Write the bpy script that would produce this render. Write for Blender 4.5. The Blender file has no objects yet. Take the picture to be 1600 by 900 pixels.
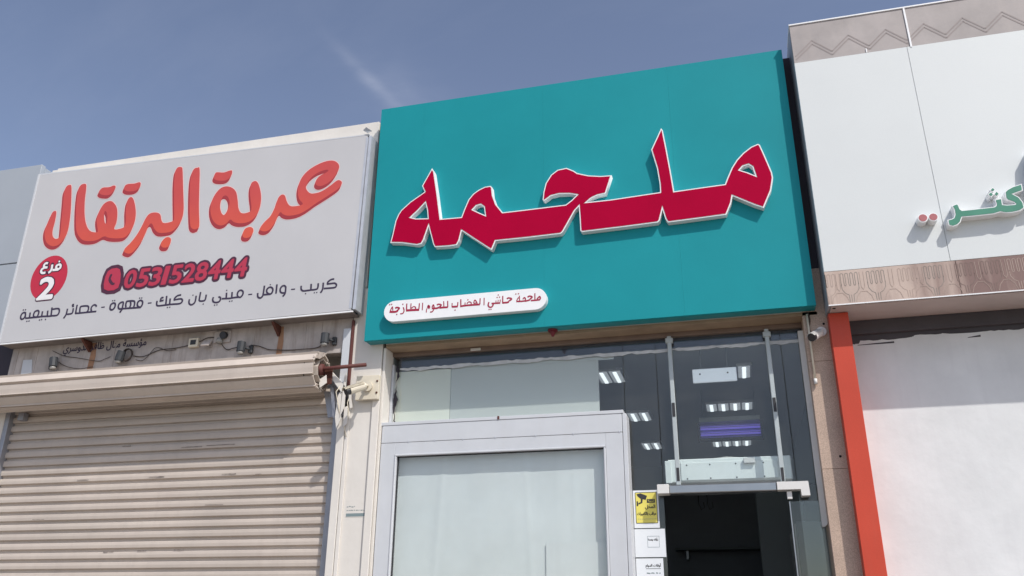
import bpy, bmesh, math, random, unicodedata
from mathutils import Vector, Matrix
random.seed(7)
S = bpy.context.scene
COL = S.collection
R_ = math.radians

# ---------------------------------------------------------------- camera
yaw, pitch, roll, FPX = R_(14.96), R_(21.84), R_(0.44), 1313.0
CAM = Vector((0, 0, 1.5))
fwd = Vector((-math.sin(yaw)*math.cos(pitch), math.cos(yaw)*math.cos(pitch), math.sin(pitch)))
r0 = Vector((math.cos(yaw), math.sin(yaw), 0)); u0 = r0.cross(fwd)
rt = math.cos(roll)*r0 + math.sin(roll)*u0
up = -math.sin(roll)*r0 + math.cos(roll)*u0
cd = bpy.data.cameras.new('camera'); cam = bpy.data.objects.new('camera', cd); COL.objects.link(cam)
cd.sensor_width = 36; cd.lens = 36*FPX/1600; cd.clip_start = .05; cd.clip_end = 6000
m = Matrix((rt, up, -fwd)).transposed().to_4x4(); m.translation = CAM
cam.matrix_world = m
S.camera = cam

# ---------------------------------------------------------------- sky, sun, exposure
SUN = Vector((1.06, -1.0, 1.65)).normalized()      # towards the sun
W = bpy.data.worlds.new('World'); S.world = W; W.use_nodes = True
nt = W.node_tree; nt.nodes.clear()
N = nt.nodes.new; L = nt.links.new
wo = N('ShaderNodeOutputWorld'); bg = N('ShaderNodeBackground'); bg.inputs[1].default_value = 0.14
sky = N('ShaderNodeTexSky'); sky.sky_type = 'NISHITA'; sky.sun_disc = False
sky.sun_elevation = math.asin(SUN.z); sky.sun_rotation = math.atan2(SUN.x, SUN.y)
sky.air_density = 1.0; sky.dust_density = 2.2; sky.ozone_density = 1.2; sky.altitude = 600
# thin dry-season haze: the blue is greyed a little all over the sky
hz = N('ShaderNodeHueSaturation'); hz.inputs['Hue'].default_value = .507; hz.inputs['Saturation'].default_value = .86; hz.inputs['Value'].default_value = 1.02
L(sky.outputs[0], hz.inputs['Color'])
tc = N('ShaderNodeTexCoord')
# faint cirrus wisps
mp = N('ShaderNodeMapping'); mp.inputs['Rotation'].default_value = (.1, .5, R_(-24)); mp.inputs['Scale'].default_value = (2.0, 9.0, 5.0)
L(tc.outputs['Generated'], mp.inputs['Vector'])
nz = N('ShaderNodeTexNoise'); nz.inputs['Scale'].default_value = 1.6; nz.inputs['Detail'].default_value = 7; nz.inputs['Roughness'].default_value = .55
L(mp.outputs[0], nz.inputs['Vector'])
cr = N('ShaderNodeValToRGB'); cr.color_ramp.elements[0].position = .50; cr.color_ramp.elements[1].position = .85
L(nz.outputs[0], cr.inputs[0])
def raydir(px, py): return ((px-800)*rt - (py-450)*up + FPX*fwd).normalized()
# one wisp of cirrus: a soft curved streak between two directions of the sky
def streak(p0, p1, wid, amt):
    a, b = raydir(*p0), raydir(*p1)
    mid = (a+b).normalized(); t = (b-a); half = t.length/2; t.normalize(); n = mid.cross(t).normalized()
    def dot(v, off):
        d = N('ShaderNodeVectorMath'); d.operation = 'DOT_PRODUCT'; L(tc.outputs['Generated'], d.inputs[0]); d.inputs[1].default_value = v
        s = N('ShaderNodeMath'); s.operation = 'SUBTRACT'; L(d.outputs['Value'], s.inputs[0]); s.inputs[1].default_value = off
        return s
    dt, dn, dm = dot(t, mid.dot(t)), dot(n, 0), dot(mid, 0)
    nn = N('ShaderNodeTexNoise'); nn.inputs['Scale'].default_value = 9; nn.inputs['Detail'].default_value = 5
    L(tc.outputs['Generated'], nn.inputs['Vector'])
    wob = N('ShaderNodeMath'); wob.operation = 'MULTIPLY_ADD'; L(nn.outputs[0], wob.inputs[0]); wob.inputs[1].default_value = wid*1.5; L(dn.outputs[0], wob.inputs[2])
    w2 = N('ShaderNodeMath'); w2.operation = 'ADD'; L(wob.outputs[0], w2.inputs[0]); w2.inputs[1].default_value = -wid*.75
    def gauss(src, sg):
        d = N('ShaderNodeMath'); d.operation = 'DIVIDE'; L(src, d.inputs[0]); d.inputs[1].default_value = sg
        p = N('ShaderNodeMath'); p.operation = 'MULTIPLY'; L(d.outputs[0], p.inputs[0]); L(d.outputs[0], p.inputs[1])
        q = N('ShaderNodeMath'); q.operation = 'MULTIPLY'; L(p.outputs[0], q.inputs[0]); q.inputs[1].default_value = -1
        e = N('ShaderNodeMath'); e.operation = 'EXPONENT'; L(q.outputs[0], e.inputs[0]); return e
    g1, g2 = gauss(dt.outputs[0], half), gauss(w2.outputs[0], wid)
    mm = N('ShaderNodeMath'); mm.operation = 'MULTIPLY'; L(g1.outputs[0], mm.inputs[0]); L(g2.outputs[0], mm.inputs[1])
    gt = N('ShaderNodeMath'); gt.operation = 'GREATER_THAN'; L(dm.outputs[0], gt.inputs[0]); gt.inputs[1].default_value = 0
    m2 = N('ShaderNodeMath'); m2.operation = 'MULTIPLY'; L(mm.outputs[0], m2.inputs[0]); L(gt.outputs[0], m2.inputs[1])
    fb = N('ShaderNodeMath'); fb.operation = 'MULTIPLY'; L(m2.outputs[0], fb.inputs[0]); fb.inputs[1].default_value = amt
    fl = N('ShaderNodeMapping'); fl.inputs['Scale'].default_value = (22, 22, 60); L(tc.outputs['Generated'], fl.inputs[0])
    fn = N('ShaderNodeTexNoise'); fn.inputs['Scale'].default_value = 1; fn.inputs['Detail'].default_value = 6; L(fl.outputs[0], fn.inputs['Vector'])
    fm = N('ShaderNodeMapRange'); fm.inputs['From Min'].default_value = .3; fm.inputs['From Max'].default_value = .65; fm.inputs['To Min'].default_value = .45; fm.inputs['To Max'].default_value = 1.25; L(fn.outputs[0], fm.inputs[0])
    ff = N('ShaderNodeMath'); ff.operation = 'MULTIPLY'; L(fb.outputs[0], ff.inputs[0]); L(fm.outputs[0], ff.inputs[1])
    return ff.outputs[0]
s1 = streak((530, 75), (622, 172), .0075, .095)
s2 = streak((560, 110), (700, 190), .035, .055)
ad = N('ShaderNodeMath'); ad.operation = 'ADD'; L(s1, ad.inputs[0]); L(s2, ad.inputs[1])
sc_ = N('ShaderNodeMath'); sc_.operation = 'MULTIPLY_ADD'; L(cr.outputs[0], sc_.inputs[0]); sc_.inputs[1].default_value = .035; L(ad.outputs[0], sc_.inputs[2])
mx = N('ShaderNodeMix'); mx.data_type = 'RGBA'; L(sc_.outputs[0], mx.inputs['Factor']); L(hz.outputs[0], mx.inputs['A']); mx.inputs['B'].default_value = (6.5, 6.6, 7.4, 1)
L(mx.outputs['Result'], bg.inputs[0]); L(bg.outputs[0], wo.inputs[0])

sd = bpy.data.lights.new('sun', 'SUN'); sd.energy = 3.4; sd.angle = R_(.55); sd.color = (1.0, .955, .895)
so = bpy.data.objects.new('sun', sd); COL.objects.link(so); so.location = (8, -8, 14)
so.rotation_euler = (-SUN).to_track_quat('-Z', 'Y').to_euler()
S.view_settings.view_transform = 'Standard'; S.view_settings.look = 'None'
S.view_settings.exposure = 0.08; S.view_settings.gamma = 1
S.view_settings.use_curve_mapping = False

# ---------------------------------------------------------------- helpers
def ray(px, py): return (px-800)*rt - (py-450)*up + FPX*fwd
def A(px, py, Y):                   # point of the wall plane Y = const seen in direction px, py  -> (X, Z)
    d = ray(px, py); p = CAM + d*(Y/d.y); return (p.x, p.z)

def mat(name, col, rough=.6, var=.12, scale=3.0, bump=0.0, bscale=60, metal=0.0, streak=0.0, stcol=(.25, .2, .16), spec=.5, fine=0.0, emit=None, estr=0, grad=None, coat=0):
    M = bpy.data.materials.new(name); M.use_nodes = True
    nt = M.node_tree; N = nt.nodes.new; L = nt.links.new
    b = nt.nodes['Principled BSDF']
    b.inputs['Roughness'].default_value = rough; b.inputs['Metallic'].default_value = metal
    b.inputs['Specular IOR Level'].default_value = spec
    if coat: b.inputs['Coat Weight'].default_value = coat
    g = N('ShaderNodeNewGeometry')
    n1 = N('ShaderNodeTexNoise'); n1.inputs['Scale'].default_value = scale; n1.inputs['Detail'].default_value = 6; n1.inputs['Roughness'].default_value = .6
    L(g.outputs['Position'], n1.inputs['Vector'])
    mr = N('ShaderNodeMapRange'); mr.inputs['From Min'].default_value = .3; mr.inputs['From Max'].default_value = .7
    mr.inputs['To Min'].default_value = 1-var; mr.inputs['To Max'].default_value = 1+var*.35
    L(n1.outputs[0], mr.inputs[0])
    base = N('ShaderNodeRGB'); base.outputs[0].default_value = (*col, 1); src = base.outputs[0]
    if grad:                        # printed gradient: colour 2 below height z0, blending to col at z1
        sx = N('ShaderNodeSeparateXYZ'); L(g.outputs['Position'], sx.inputs[0])
        gr = N('ShaderNodeMapRange'); gr.inputs['From Min'].default_value = grad[1]; gr.inputs['From Max'].default_value = grad[2]
        L(sx.outputs['Z'], gr.inputs[0])
        gm = N('ShaderNodeMix'); gm.data_type = 'RGBA'; L(gr.outputs[0], gm.inputs['Factor']); gm.inputs['A'].default_value = (*grad[0], 1); L(src, gm.inputs['B']); src = gm.outputs['Result']
    vm = N('ShaderNodeVectorMath'); vm.operation = 'SCALE'; L(src, vm.inputs[0]); L(mr.outputs[0], vm.inputs['Scale']); src = vm.outputs[0]
    if fine:
        nf = N('ShaderNodeTexNoise'); nf.inputs['Scale'].default_value = 140; nf.inputs['Detail'].default_value = 3
        L(g.outputs['Position'], nf.inputs['Vector'])
        mf = N('ShaderNodeMapRange'); mf.inputs['From Min'].default_value = .3; mf.inputs['From Max'].default_value = .7
        mf.inputs['To Min'].default_value = 1-fine; mf.inputs['To Max'].default_value = 1+fine*.6; L(nf.outputs[0], mf.inputs[0])
        vf = N('ShaderNodeVectorMath'); vf.operation = 'SCALE'; L(src, vf.inputs[0]); L(mf.outputs[0], vf.inputs['Scale']); src = vf.outputs[0]
    if streak:
        mp = N('ShaderNodeMapping'); mp.inputs['Scale'].default_value = (9, 9, .9); L(g.outputs['Position'], mp.inputs['Vector'])
        n2 = N('ShaderNodeTexNoise'); n2.inputs['Scale'].default_value = 1.3; n2.inputs['Detail'].default_value = 8; n2.inputs['Roughness'].default_value = .65
        L(mp.outputs[0], n2.inputs['Vector'])
        r2 = N('ShaderNodeMapRange'); r2.inputs['From Min'].default_value = .5; r2.inputs['From Max'].default_value = .78; r2.inputs['To Max'].default_value = streak
        L(n2.outputs[0], r2.inputs[0])
        mx = N('ShaderNodeMix'); mx.data_type = 'RGBA'; L(r2.outputs[0], mx.inputs['Factor']); L(src, mx.inputs['A']); mx.inputs['B'].default_value = (*stcol, 1); src = mx.outputs['Result']
    L(src, b.inputs['Base Color'])
    rr = N('ShaderNodeMapRange'); rr.inputs['To Min'].default_value = max(.02, rough-.1); rr.inputs['To Max'].default_value = min(1, rough+.12); L(n1.outputs[0], rr.inputs[0]); L(rr.outputs[0], b.inputs['Roughness'])
    if bump:
        nb = N('ShaderNodeTexNoise'); nb.inputs['Scale'].default_value = bscale; nb.inputs['Detail'].default_value = 5; L(g.outputs['Position'], nb.inputs['Vector'])
        bp = N('ShaderNodeBump'); bp.inputs['Strength'].default_value = bump; bp.inputs['Distance'].default_value = .01; L(nb.outputs[0], bp.inputs['Height']); L(bp.outputs[0], b.inputs['Normal'])
    if emit:
        b.inputs['Emission Color'].default_value = (*emit, 1); b.inputs['Emission Strength'].default_value = estr
    return M

def glass_mat(name, tint, ior=1.5, rough=0.0, dirt=.05):
    M = bpy.data.materials.new(name); M.use_nodes = True
    nt = M.node_tree; nt.nodes.clear(); N = nt.nodes.new; L = nt.links.new
    o = N('ShaderNodeOutputMaterial'); t = N('ShaderNodeBsdfTransparent'); t.inputs[0].default_value = (*tint, 1)
    g = N('ShaderNodeBsdfGlossy'); g.inputs['Roughness'].default_value = rough; g.inputs[0].default_value = (1, 1, 1, 1)
    f = N('ShaderNodeLayerWeight'); f.inputs['Blend'].default_value = .5      # Schlick, the same from both sides of the pane
    pw = N('ShaderNodeMath'); pw.operation = 'POWER'; pw.inputs[1].default_value = 5; L(f.outputs['Facing'], pw.inputs[0])
    ml = N('ShaderNodeMath'); ml.operation = 'MULTIPLY_ADD'; ml.inputs[1].default_value = .95; ml.inputs[2].default_value = .038; L(pw.outputs[0], ml.inputs[0])
    x = N('ShaderNodeMixShader'); L(ml.outputs[0], x.inputs[0]); L(t.outputs[0], x.inputs[1]); L(g.outputs[0], x.inputs[2])
    geo = N('ShaderNodeNewGeometry'); nz = N('ShaderNodeTexNoise'); nz.inputs['Scale'].default_value = 4; nz.inputs['Detail'].default_value = 7; L(geo.outputs['Position'], nz.inputs['Vector'])
    mr = N('ShaderNodeMapRange'); mr.inputs['From Min'].default_value = .35; mr.inputs['From Max'].default_value = .75; mr.inputs['To Min'].default_value = dirt*.35; mr.inputs['To Max'].default_value = dirt*1.5; L(nz.outputs[0], mr.inputs[0])
    d = N('ShaderNodeBsdfDiffuse'); d.inputs[0].default_value = (.6, .58, .55, 1)
    x2 = N('ShaderNodeMixShader'); L(mr.outputs[0], x2.inputs[0]); L(x.outputs[0], x2.inputs[1]); L(d.outputs[0], x2.inputs[2])
    L(x2.outputs[0], o.inputs[0]); return M

M = dict(
 teal=mat('teal_composite_panel', (.012, .275, .315), .55, .09, 1.0, .06, 3, fine=.04, spec=.15),
 teal_side=mat('teal_return_panel', (.018, .24, .27), .5, .08, 3),
 white_acr=mat('white_letter_returns', (.86, .87, .88), .45, .05, 8),
 red_acr=mat('crimson_acrylic', (.405, .002, .036), .6, .06, 2.5, spec=.03),
 red_print=mat('crimson_print', (.36, .012, .05), .6, .05, 8),
 lsign=mat('pale_grey_flex_print', (.535, .532, .545), .55, .06, .9, streak=.05, stcol=(.42, .41, .42)),
 orange=mat('orange_red_print', (.56, .072, .068), .6, .05, 6, grad=((.70, .105, .055), 4.75, 5.35)),
 orange_dk=mat('dark_orange_print', (.36, .035, .045), .6, .04, 6),
 pink_line=mat('pink_outline_print', (.80, .56, .55), .6, .03, 6),
 badge=mat('crimson_badge_print', (.52, .022, .055), .6, .08, 6),
 badge_dk=mat('plum_print', (.075, .018, .045), .6, .05, 6),
 ink=mat('dark_plum_ink', (.040, .028, .062), .6, .05, 6),
 phone_red=mat('rose_red_print', (.46, .035, .075), .6, .05, 6),
 white_print=mat('white_print', (.80, .79, .80), .6, .03, 6),
 alu=mat('aluminium_trim', (.62, .64, .68), .38, .12, 12, metal=.35, streak=.25, stcol=(.35, .33, .32)),
 alu_w=mat('white_powder_coated_aluminium', (.585, .605, .635), .4, .06, 4, streak=.14, stcol=(.5, .48, .45)),
 cream=mat('cream_painted_wall', (.72, .685, .635), .75, .09, 2.2, .12, 25, streak=.12, stcol=(.52, .46, .38)),
 cream_dirty=mat('dirty_cream_cladding', (.50, .45, .42), .7, .28, 4, .1, 25, streak=.75, stcol=(.20, .15, .12)),
 rust=mat('rusty_steel', (.11, .035, .022), .85, .4, 18, .4, 80),
 ruststain=mat('rust_stain', (.36, .20, .12), .85, .35, 9),
 shutter=mat('beige_shutter_steel', (.56, .49, .43), .5, .12, 1.6, .05, 20, streak=.22, stcol=(.36, .30, .26)),
 gal=mat('galvanised_rail', (.36, .37, .41), .45, .15, 10, metal=.5, streak=.3, stcol=(.2, .18, .17)),
 brown_iron=mat('red_oxide_steel', (.12, .035, .03), .7, .2, 15, .1),
 dark=mat('dark_void', (.015, .014, .016), .9, .2, 5),
 black_pl=mat('black_plastic', (.022, .022, .026), .45, .15, 20),
 lamp_grey=mat('grey_weathered_lamp_housing', (.038, .042, .048), .6, .25, 20, .1),
 white_pl=mat('white_plastic', (.72, .71, .69), .4, .06, 10),
 cream_pl=mat('cream_plastic', (.70, .64, .52), .5, .1, 10, streak=.2, stcol=(.45, .32, .2)),
 cable=mat('black_cable', (.06, .045, .038), .7, .2, 10),
 greyclad=mat('blue_grey_cladding', (.37, .405, .45), .5, .06, 1.5),
 wood=mat('timber_soffit', (.33, .235, .155), .7, .25, 5, .1, 30, streak=.2, stcol=(.2, .12, .07)),
 lintel=mat('brown_lintel_paint', (.20, .145, .115), .8, .2, 5, .1),
 navy=mat('dark_tinted_film', (.022, .026, .045), .35, .2, 3),
 tape=mat('torn_silver_tape', (.62, .64, .66), .5, .2, 14, .2, 60),
 film=mat('off_white_window_film', (.78, .765, .665), .6, .05, 2, streak=.06, stcol=(.5, .48, .4)),
 film2=mat('grey_white_window_film', (.60, .605, .57), .6, .05, 2),
 board=mat('pale_backing_board', (.70, .735, .73), .6, .10, 1.2, .0, 2.2, streak=.16, stcol=(.5, .56, .56)),
 gasket=mat('black_rubber_gasket', (.015, .016, .02), .6, .1, 10),
 granite=mat('beige_granite', (.50, .375, .295), .55, .12, 6, .05, 80, fine=.28),
 red_col=mat('red_orange_composite', (.57, .070, .038), .5, .1, 2, fine=.05, streak=.12, stcol=(.45, .14, .10), spec=.3),
 fascia=mat('white_fascia_panel', (.665, .695, .695), .5, .04, .9, fine=.02),
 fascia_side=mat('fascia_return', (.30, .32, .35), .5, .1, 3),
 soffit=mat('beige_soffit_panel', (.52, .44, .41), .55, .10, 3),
 band_top=mat('mottled_stone_print', (.39, .352, .342), .6, .22, 3.5, streak=.35, stcol=(.44, .385, .36)),
 line_print=mat('faded_mauve_line', (.335, .29, .28), .7, .2, 5),
 band_fork=mat('cream_wood_grain_print', (.56, .44, .375), .6, .15, 3, streak=.35, stcol=(.30, .18, .13)),
 fork_line=mat('faded_brown_line', (.20, .14, .12), .7, .2, 9),
 fork_grey=mat('faded_grey_line', (.27, .235, .21), .7, .2, 9),
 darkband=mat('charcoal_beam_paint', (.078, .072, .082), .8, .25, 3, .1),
 rwall=mat('white_brushed_render', (.725, .74, .745), .8, .11, 2.6, .2, 14, streak=.30, stcol=(.58, .58, .60)),
 spoon_line=mat('very_faint_print_line', (.43, .33, .28), .7, .15, 9),
 green=mat('green_acrylic', (.055, .25, .165), .4, .1, 5),
 rose=mat('faded_rose_acrylic', (.42, .13, .14), .5, .1, 5),
 ceil=mat('grey_ceiling', (.56, .60, .61), .8, .08, 2),
 inwall=mat('interior_wall_tile', (.22, .25, .26), .6, .1, 1.5),
 infloor=mat('interior_floor', (.10, .10, .10), .4, .1, 2),
 steel=mat('brushed_stainless', (.40, .42, .44), .3, .1, 8, metal=.9),
 reflector=mat('lamp_reflector', (.80, .82, .84), .3, .03, 8, metal=.2),
 tube=mat('lit_fluorescent_tube', (.9, .9, .9), .4, 0, 5, emit=(.92, .97, 1.0), estr=1.1),
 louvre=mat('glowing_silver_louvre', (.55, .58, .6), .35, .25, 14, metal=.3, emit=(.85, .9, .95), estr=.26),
 uv=mat('lit_violet_tube', (.3, .2, .6), .4, 0, 5, emit=(.16, .12, .62), estr=.55),
 acbox=mat('white_appliance_paint', (.82, .86, .84), .4, .05, 4),
 paper=mat('white_paper', (.74, .77, .80), .7, .04, 6),
 yellow=mat('yellow_print', (.75, .66, .14), .6, .06, 6),
 ink_bk=mat('black_ink', (.03, .03, .035), .6, .05, 6),
 ink_gr=mat('grey_ink', (.20, .26, .27), .6, .05, 6),
 maroon=mat('maroon_sensor_plastic', (.16, .012, .022), .5, .1, 6),
 bulb=mat('frosted_lamp_glass', (.32, .31, .29), .2, .05, 8),
 pave=mat('sandy_pavement', (.31, .27, .23), .85, .15, 1.2, .2, 30),
 road=mat('dusty_asphalt', (.16, .145, .125), .9, .15, .6, .2, 30),
 gapdark=mat('dark_plum_cladding_and_shade', (.035, .028, .04), .7, .15, 4),
 scuffm=mat('dark_scraped_metal', (.20, .165, .15), .6, .3, 20),
 backwall=mat('tiled_back_wall', (.30, .33, .38), .5, .15, 2),
 railgrey=mat('grey_white_aluminium', (.46, .51, .52), .4, .1, 6, metal=.1, streak=.15),
 board2=mat('second_backing_sheet', (.69, .72, .715), .6, .06, 1.5, streak=.1),
 drab=mat('dark_sign_underside', (.22, .19, .175), .7, .3, 5, streak=.3),  # underside plate coloured darker than the rails, with streaks
 kerb=mat('kerb_concrete', (.45, .42, .38), .85, .1, 2),
 sand=mat('dry_sandy_ground', (.42, .36, .28), .95, .12, .05),
 roofm=mat('roof_screed', (.4, .37, .33), .9, .1, 1),
)
def stain_band(M_):            # brown wood-grain print, darker stained towards the right of the band
    nt = M_.node_tree; N = nt.nodes.new; L = nt.links.new; b = nt.nodes['Principled BSDF']
    src = b.inputs['Base Color'].links[0].from_socket
    g = N('ShaderNodeNewGeometry'); sx = N('ShaderNodeSeparateXYZ'); L(g.outputs['Position'], sx.inputs[0])
    mp = N('ShaderNodeMapping'); mp.inputs['Scale'].default_value = (7, 1, 1.2); L(g.outputs['Position'], mp.inputs[0])
    n = N('ShaderNodeTexNoise'); n.inputs['Scale'].default_value = 1.1; n.inputs['Detail'].default_value = 5; L(mp.outputs[0], n.inputs['Vector'])
    r1 = N('ShaderNodeMapRange'); r1.inputs['From Min'].default_value = 1.0; r1.inputs['From Max'].default_value = 1.85; r1.inputs['To Max'].default_value = .52; L(sx.outputs['X'], r1.inputs[0])
    a = N('ShaderNodeMath'); a.operation = 'ADD'; L(n.outputs[0], a.inputs[0]); L(r1.outputs[0], a.inputs[1])
    r2 = N('ShaderNodeMapRange'); r2.inputs['From Min'].default_value = .58; r2.inputs['From Max'].default_value = .95; r2.inputs['To Max'].default_value = .9; L(a.outputs[0], r2.inputs[0])
    m = N('ShaderNodeMix'); m.data_type = 'RGBA'; L(r2.outputs[0], m.inputs['Factor']); L(src, m.inputs['A']); m.inputs['B'].default_value = (.17, .095, .085, 1)
    L(m.outputs['Result'], b.inputs['Base Color'])
stain_band(M['band_fork'])
def vary(M_, amt):            # every slat weathered a little differently
    nt = M_.node_tree; N = nt.nodes.new; L = nt.links.new; b = nt.nodes['Principled BSDF']; src = b.inputs['Base Color'].links[0].from_socket
    oi = N('ShaderNodeObjectInfo'); r = N('ShaderNodeMapRange'); r.inputs['To Min'].default_value = 1-amt; r.inputs['To Max'].default_value = 1+amt*.5; L(oi.outputs['Random'], r.inputs[0])
    v = N('ShaderNodeVectorMath'); v.operation = 'SCALE'; L(src, v.inputs[0]); L(r.outputs[0], v.inputs['Scale']); L(v.outputs[0], b.inputs['Base Color'])
vary(M['shutter'], .07)
M['glass'] = glass_mat('shop_glass', (.945, .97, .97), dirt=.019)
M['glass_clean'] = glass_mat('clean_door_glass', (.94, .965, .965), dirt=.004)
M['glass_box'] = glass_mat('window_box_glass', (.97, .985, .985), dirt=.03)

WL = {}
def tag(o, label=None, cat=None, group=None, kind=None):
    if label: o['label'] = label
    if cat: o['category'] = cat
    if group: o['group'] = group
    if kind: o['kind'] = kind
    return o
def thing(name, label, cat, loc, group=None):
    o = bpy.data.objects.new(name, None); COL.objects.link(o); o.location = loc; o.empty_display_size = .1
    WL[o.name] = Vector(loc); return tag(o, label, cat, group)
def link(name, me, mt, parent=None, smooth=False):
    if parent is not None:
        me.transform(Matrix.Translation(-WL[parent.name]))
    o = bpy.data.objects.new(name, me); COL.objects.link(o)
    if mt: me.materials.clear(); me.materials.append(M[mt] if isinstance(mt, str) else mt)
    if smooth:
        for p in me.polygons: p.use_smooth = True
    if parent is not None:
        o.parent = parent; WL[o.name] = WL[parent.name].copy()
    else: WL[o.name] = Vector((0, 0, 0))
    return o
def fin(bm, name):
    bmesh.ops.recalc_face_normals(bm, faces=bm.faces)
    me = bpy.data.meshes.new(name); bm.to_mesh(me); bm.free(); return me
def add_box(bm, x0, x1, y0, y1, z0, z1, bev=0):
    vs = [bm.verts.new((x, y, z)) for x in (x0, x1) for y in (y0, y1) for z in (z0, z1)]
    fs = [bm.faces.new([vs[i] for i in q]) for q in ((0, 1, 3, 2), (4, 6, 7, 5), (0, 4, 5, 1), (2, 3, 7, 6), (0, 2, 6, 4), (1, 5, 7, 3))]
    if bev:
        es = list({e for f in fs for e in f.edges})
        bmesh.ops.bevel(bm, geom=es, offset=bev, segments=1, affect='EDGES')
def box(name, x0, x1, y0, y1, z0, z1, mt, parent=None, bev=.002):
    bm = bmesh.new(); add_box(bm, min(x0, x1), max(x0, x1), min(y0, y1), max(y0, y1), min(z0, z1), max(z0, z1), bev)
    return link(name, fin(bm, name), mt, parent)
def quad_solid(name, pts, Y, depth, mt, parent=None):      # outline (X,Z) pts given at front plane Y, thickness depth
    bm = bmesh.new()
    a = [bm.verts.new((x, Y, z)) for x, z in pts]; b = [bm.verts.new((x, Y+depth, z)) for x, z in pts]
    bm.faces.new(a); bm.faces.new(b[::-1]); n = len(pts)
    for i in range(n): bm.faces.new((a[i], b[i], b[(i+1) % n], a[(i+1) % n]))
    return link(name, fin(bm, name), mt, parent)
def add_tube(bm, pts, r, seg=8, r2=None, cap=True):
    pts = [Vector(p) for p in pts]; rings = []; n = len(pts); ref = None
    for i, p in enumerate(pts):
        d = (pts[min(i+1, n-1)]-pts[max(i-1, 0)]).normalized()
        if ref is None: ref = d.orthogonal().normalized()
        ref = (ref - d*ref.dot(d)).normalized(); s = d.cross(ref)
        rr = r if r2 is None else r+(r2-r)*i/(n-1)
        rings.append([bm.verts.new(p+rr*(math.cos(t)*ref+math.sin(t)*s)) for t in (2*math.pi*k/seg for k in range(seg))])
    for a, b in zip(rings, rings[1:]):
        for k in range(seg): bm.faces.new((a[k], a[(k+1) % seg], b[(k+1) % seg], b[k]))
    if cap: bm.faces.new(rings[0]); bm.faces.new(rings[-1])
def tube(name, pts, r, mt, parent=None, seg=8, r2=None, smooth=True):
    bm = bmesh.new(); add_tube(bm, pts, r, seg, r2); return link(name, fin(bm, name), mt, parent, smooth)
def crom(pts, k=5, closed=True):
    n = len(pts); out = []
    rng = range(n if closed else n-1)
    for i in rng:
        g = (lambda j: pts[j % n]) if closed else (lambda j: pts[max(0, min(n-1, j))])
        p0, p1, p2, p3 = g(i-1), g(i), g(i+1), g(i+2)
        for s in range(k):
            t = s/k
            out.append(tuple(.5*((2*p1[c])+(-p0[c]+p2[c])*t+(2*p0[c]-5*p1[c]+4*p2[c]-p3[c])*t*t+(-p0[c]+3*p1[c]-3*p2[c]+p3[c])*t**3) for c in (0, 1)))
    if not closed: out.append(pts[-1])
    return out
def flat(loops, Y, depth=0.0, offset=0.0, bevel=0.0):       # filled outline(s) (X,Z), holes by even-odd; front face at plane Y; returns mesh
    c = bpy.data.curves.new('outline', 'CURVE'); c.dimensions = '2D'; c.fill_mode = 'BOTH'
    for lp in loops:
        s = c.splines.new('POLY'); s.points.add(len(lp)-1); s.use_cyclic_u = True
        for q, (x, z) in zip(s.points, lp): q.co = (x, z, 0, 1)
    c.extrude = depth/2; c.offset = offset
    return curve_mesh(c, Y, depth)
def curve_mesh(c, Y, depth):
    o = bpy.data.objects.new('tmp', c); COL.objects.link(o)
    me = bpy.data.meshes.new_from_object(o.evaluated_get(bpy.context.evaluated_depsgraph_get()))
    bpy.data.objects.remove(o); bpy.data.curves.remove(c)
    for v in me.vertices: a, b, d = v.co; v.co = (a, Y+depth/2-d, b)
    return me
def join(meshes):
    bm = bmesh.new()
    for me in meshes: bm.from_mesh(me); bpy.data.meshes.remove(me)
    me = bpy.data.meshes.new('joined'); bm.to_mesh(me); bm.free(); return me
def shifted(me, dx, dy, dz):
    m2 = me.copy(); m2.transform(Matrix.Translation((dx, dy, dz))); return m2

# Arabic shaping through presentation forms, in visual (left to right) order
FORMS = {}
for cp in list(range(0xFE80, 0xFEFD)):
    d = unicodedata.decomposition(chr(cp)).split()
    if len(d) == 2: FORMS.setdefault(chr(int(d[1], 16)), {})[d[0].strip('<>')] = chr(cp)
def shape(w):
    out = []
    for i, c in enumerate(w):
        f = FORMS.get(c)
        if not f: out.append(c); continue
        prev = i > 0 and 'initial' in FORMS.get(w[i-1], {})
        nxt = i+1 < len(w) and 'initial' in f and w[i+1] in FORMS and 'final' in FORMS[w[i+1]]
        k = 'medial' if prev and nxt else 'final' if prev else 'initial' if nxt else 'isolated'
        out.append(f.get(k, c))
    return ''.join(out[::-1])
def arabic(t): return ' '.join(shape(w) for w in t.split(' ')[::-1])
def text_mesh(s, x0, x1, z0, z1, Y, fat=0.0, shear=0.0, n=8, space=1.0):
    c = bpy.data.curves.new('t', 'FONT'); c.body = s; c.resolution_u = 3; c.shear = shear; c.space_character = space
    me = curve_mesh(c, 0, 0)
    xs = [v.co.x for v in me.vertices]; zs = [v.co.z for v in me.vertices]
    ax, bx, az, bz = min(xs), max(xs), min(zs), max(zs)
    for v in me.vertices:
        v.co = (x0+(v.co.x-ax)/(bx-ax)*(x1-x0), Y, z0+(v.co.z-az)/(bz-az)*(z1-z0))
    if fat:
        ms = [me]+[shifted(me, fat*math.cos(2*math.pi*k/n), .00006*(k+1), fat*math.sin(2*math.pi*k/n)) for k in range(n)]
        me = join(ms)
    return me
def text(name, s, x0, x1, z0, z1, Y, mt, parent, **k):
    return link(name, text_mesh(s, x0, x1, z0, z1, Y, **k), mt, parent)
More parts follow.
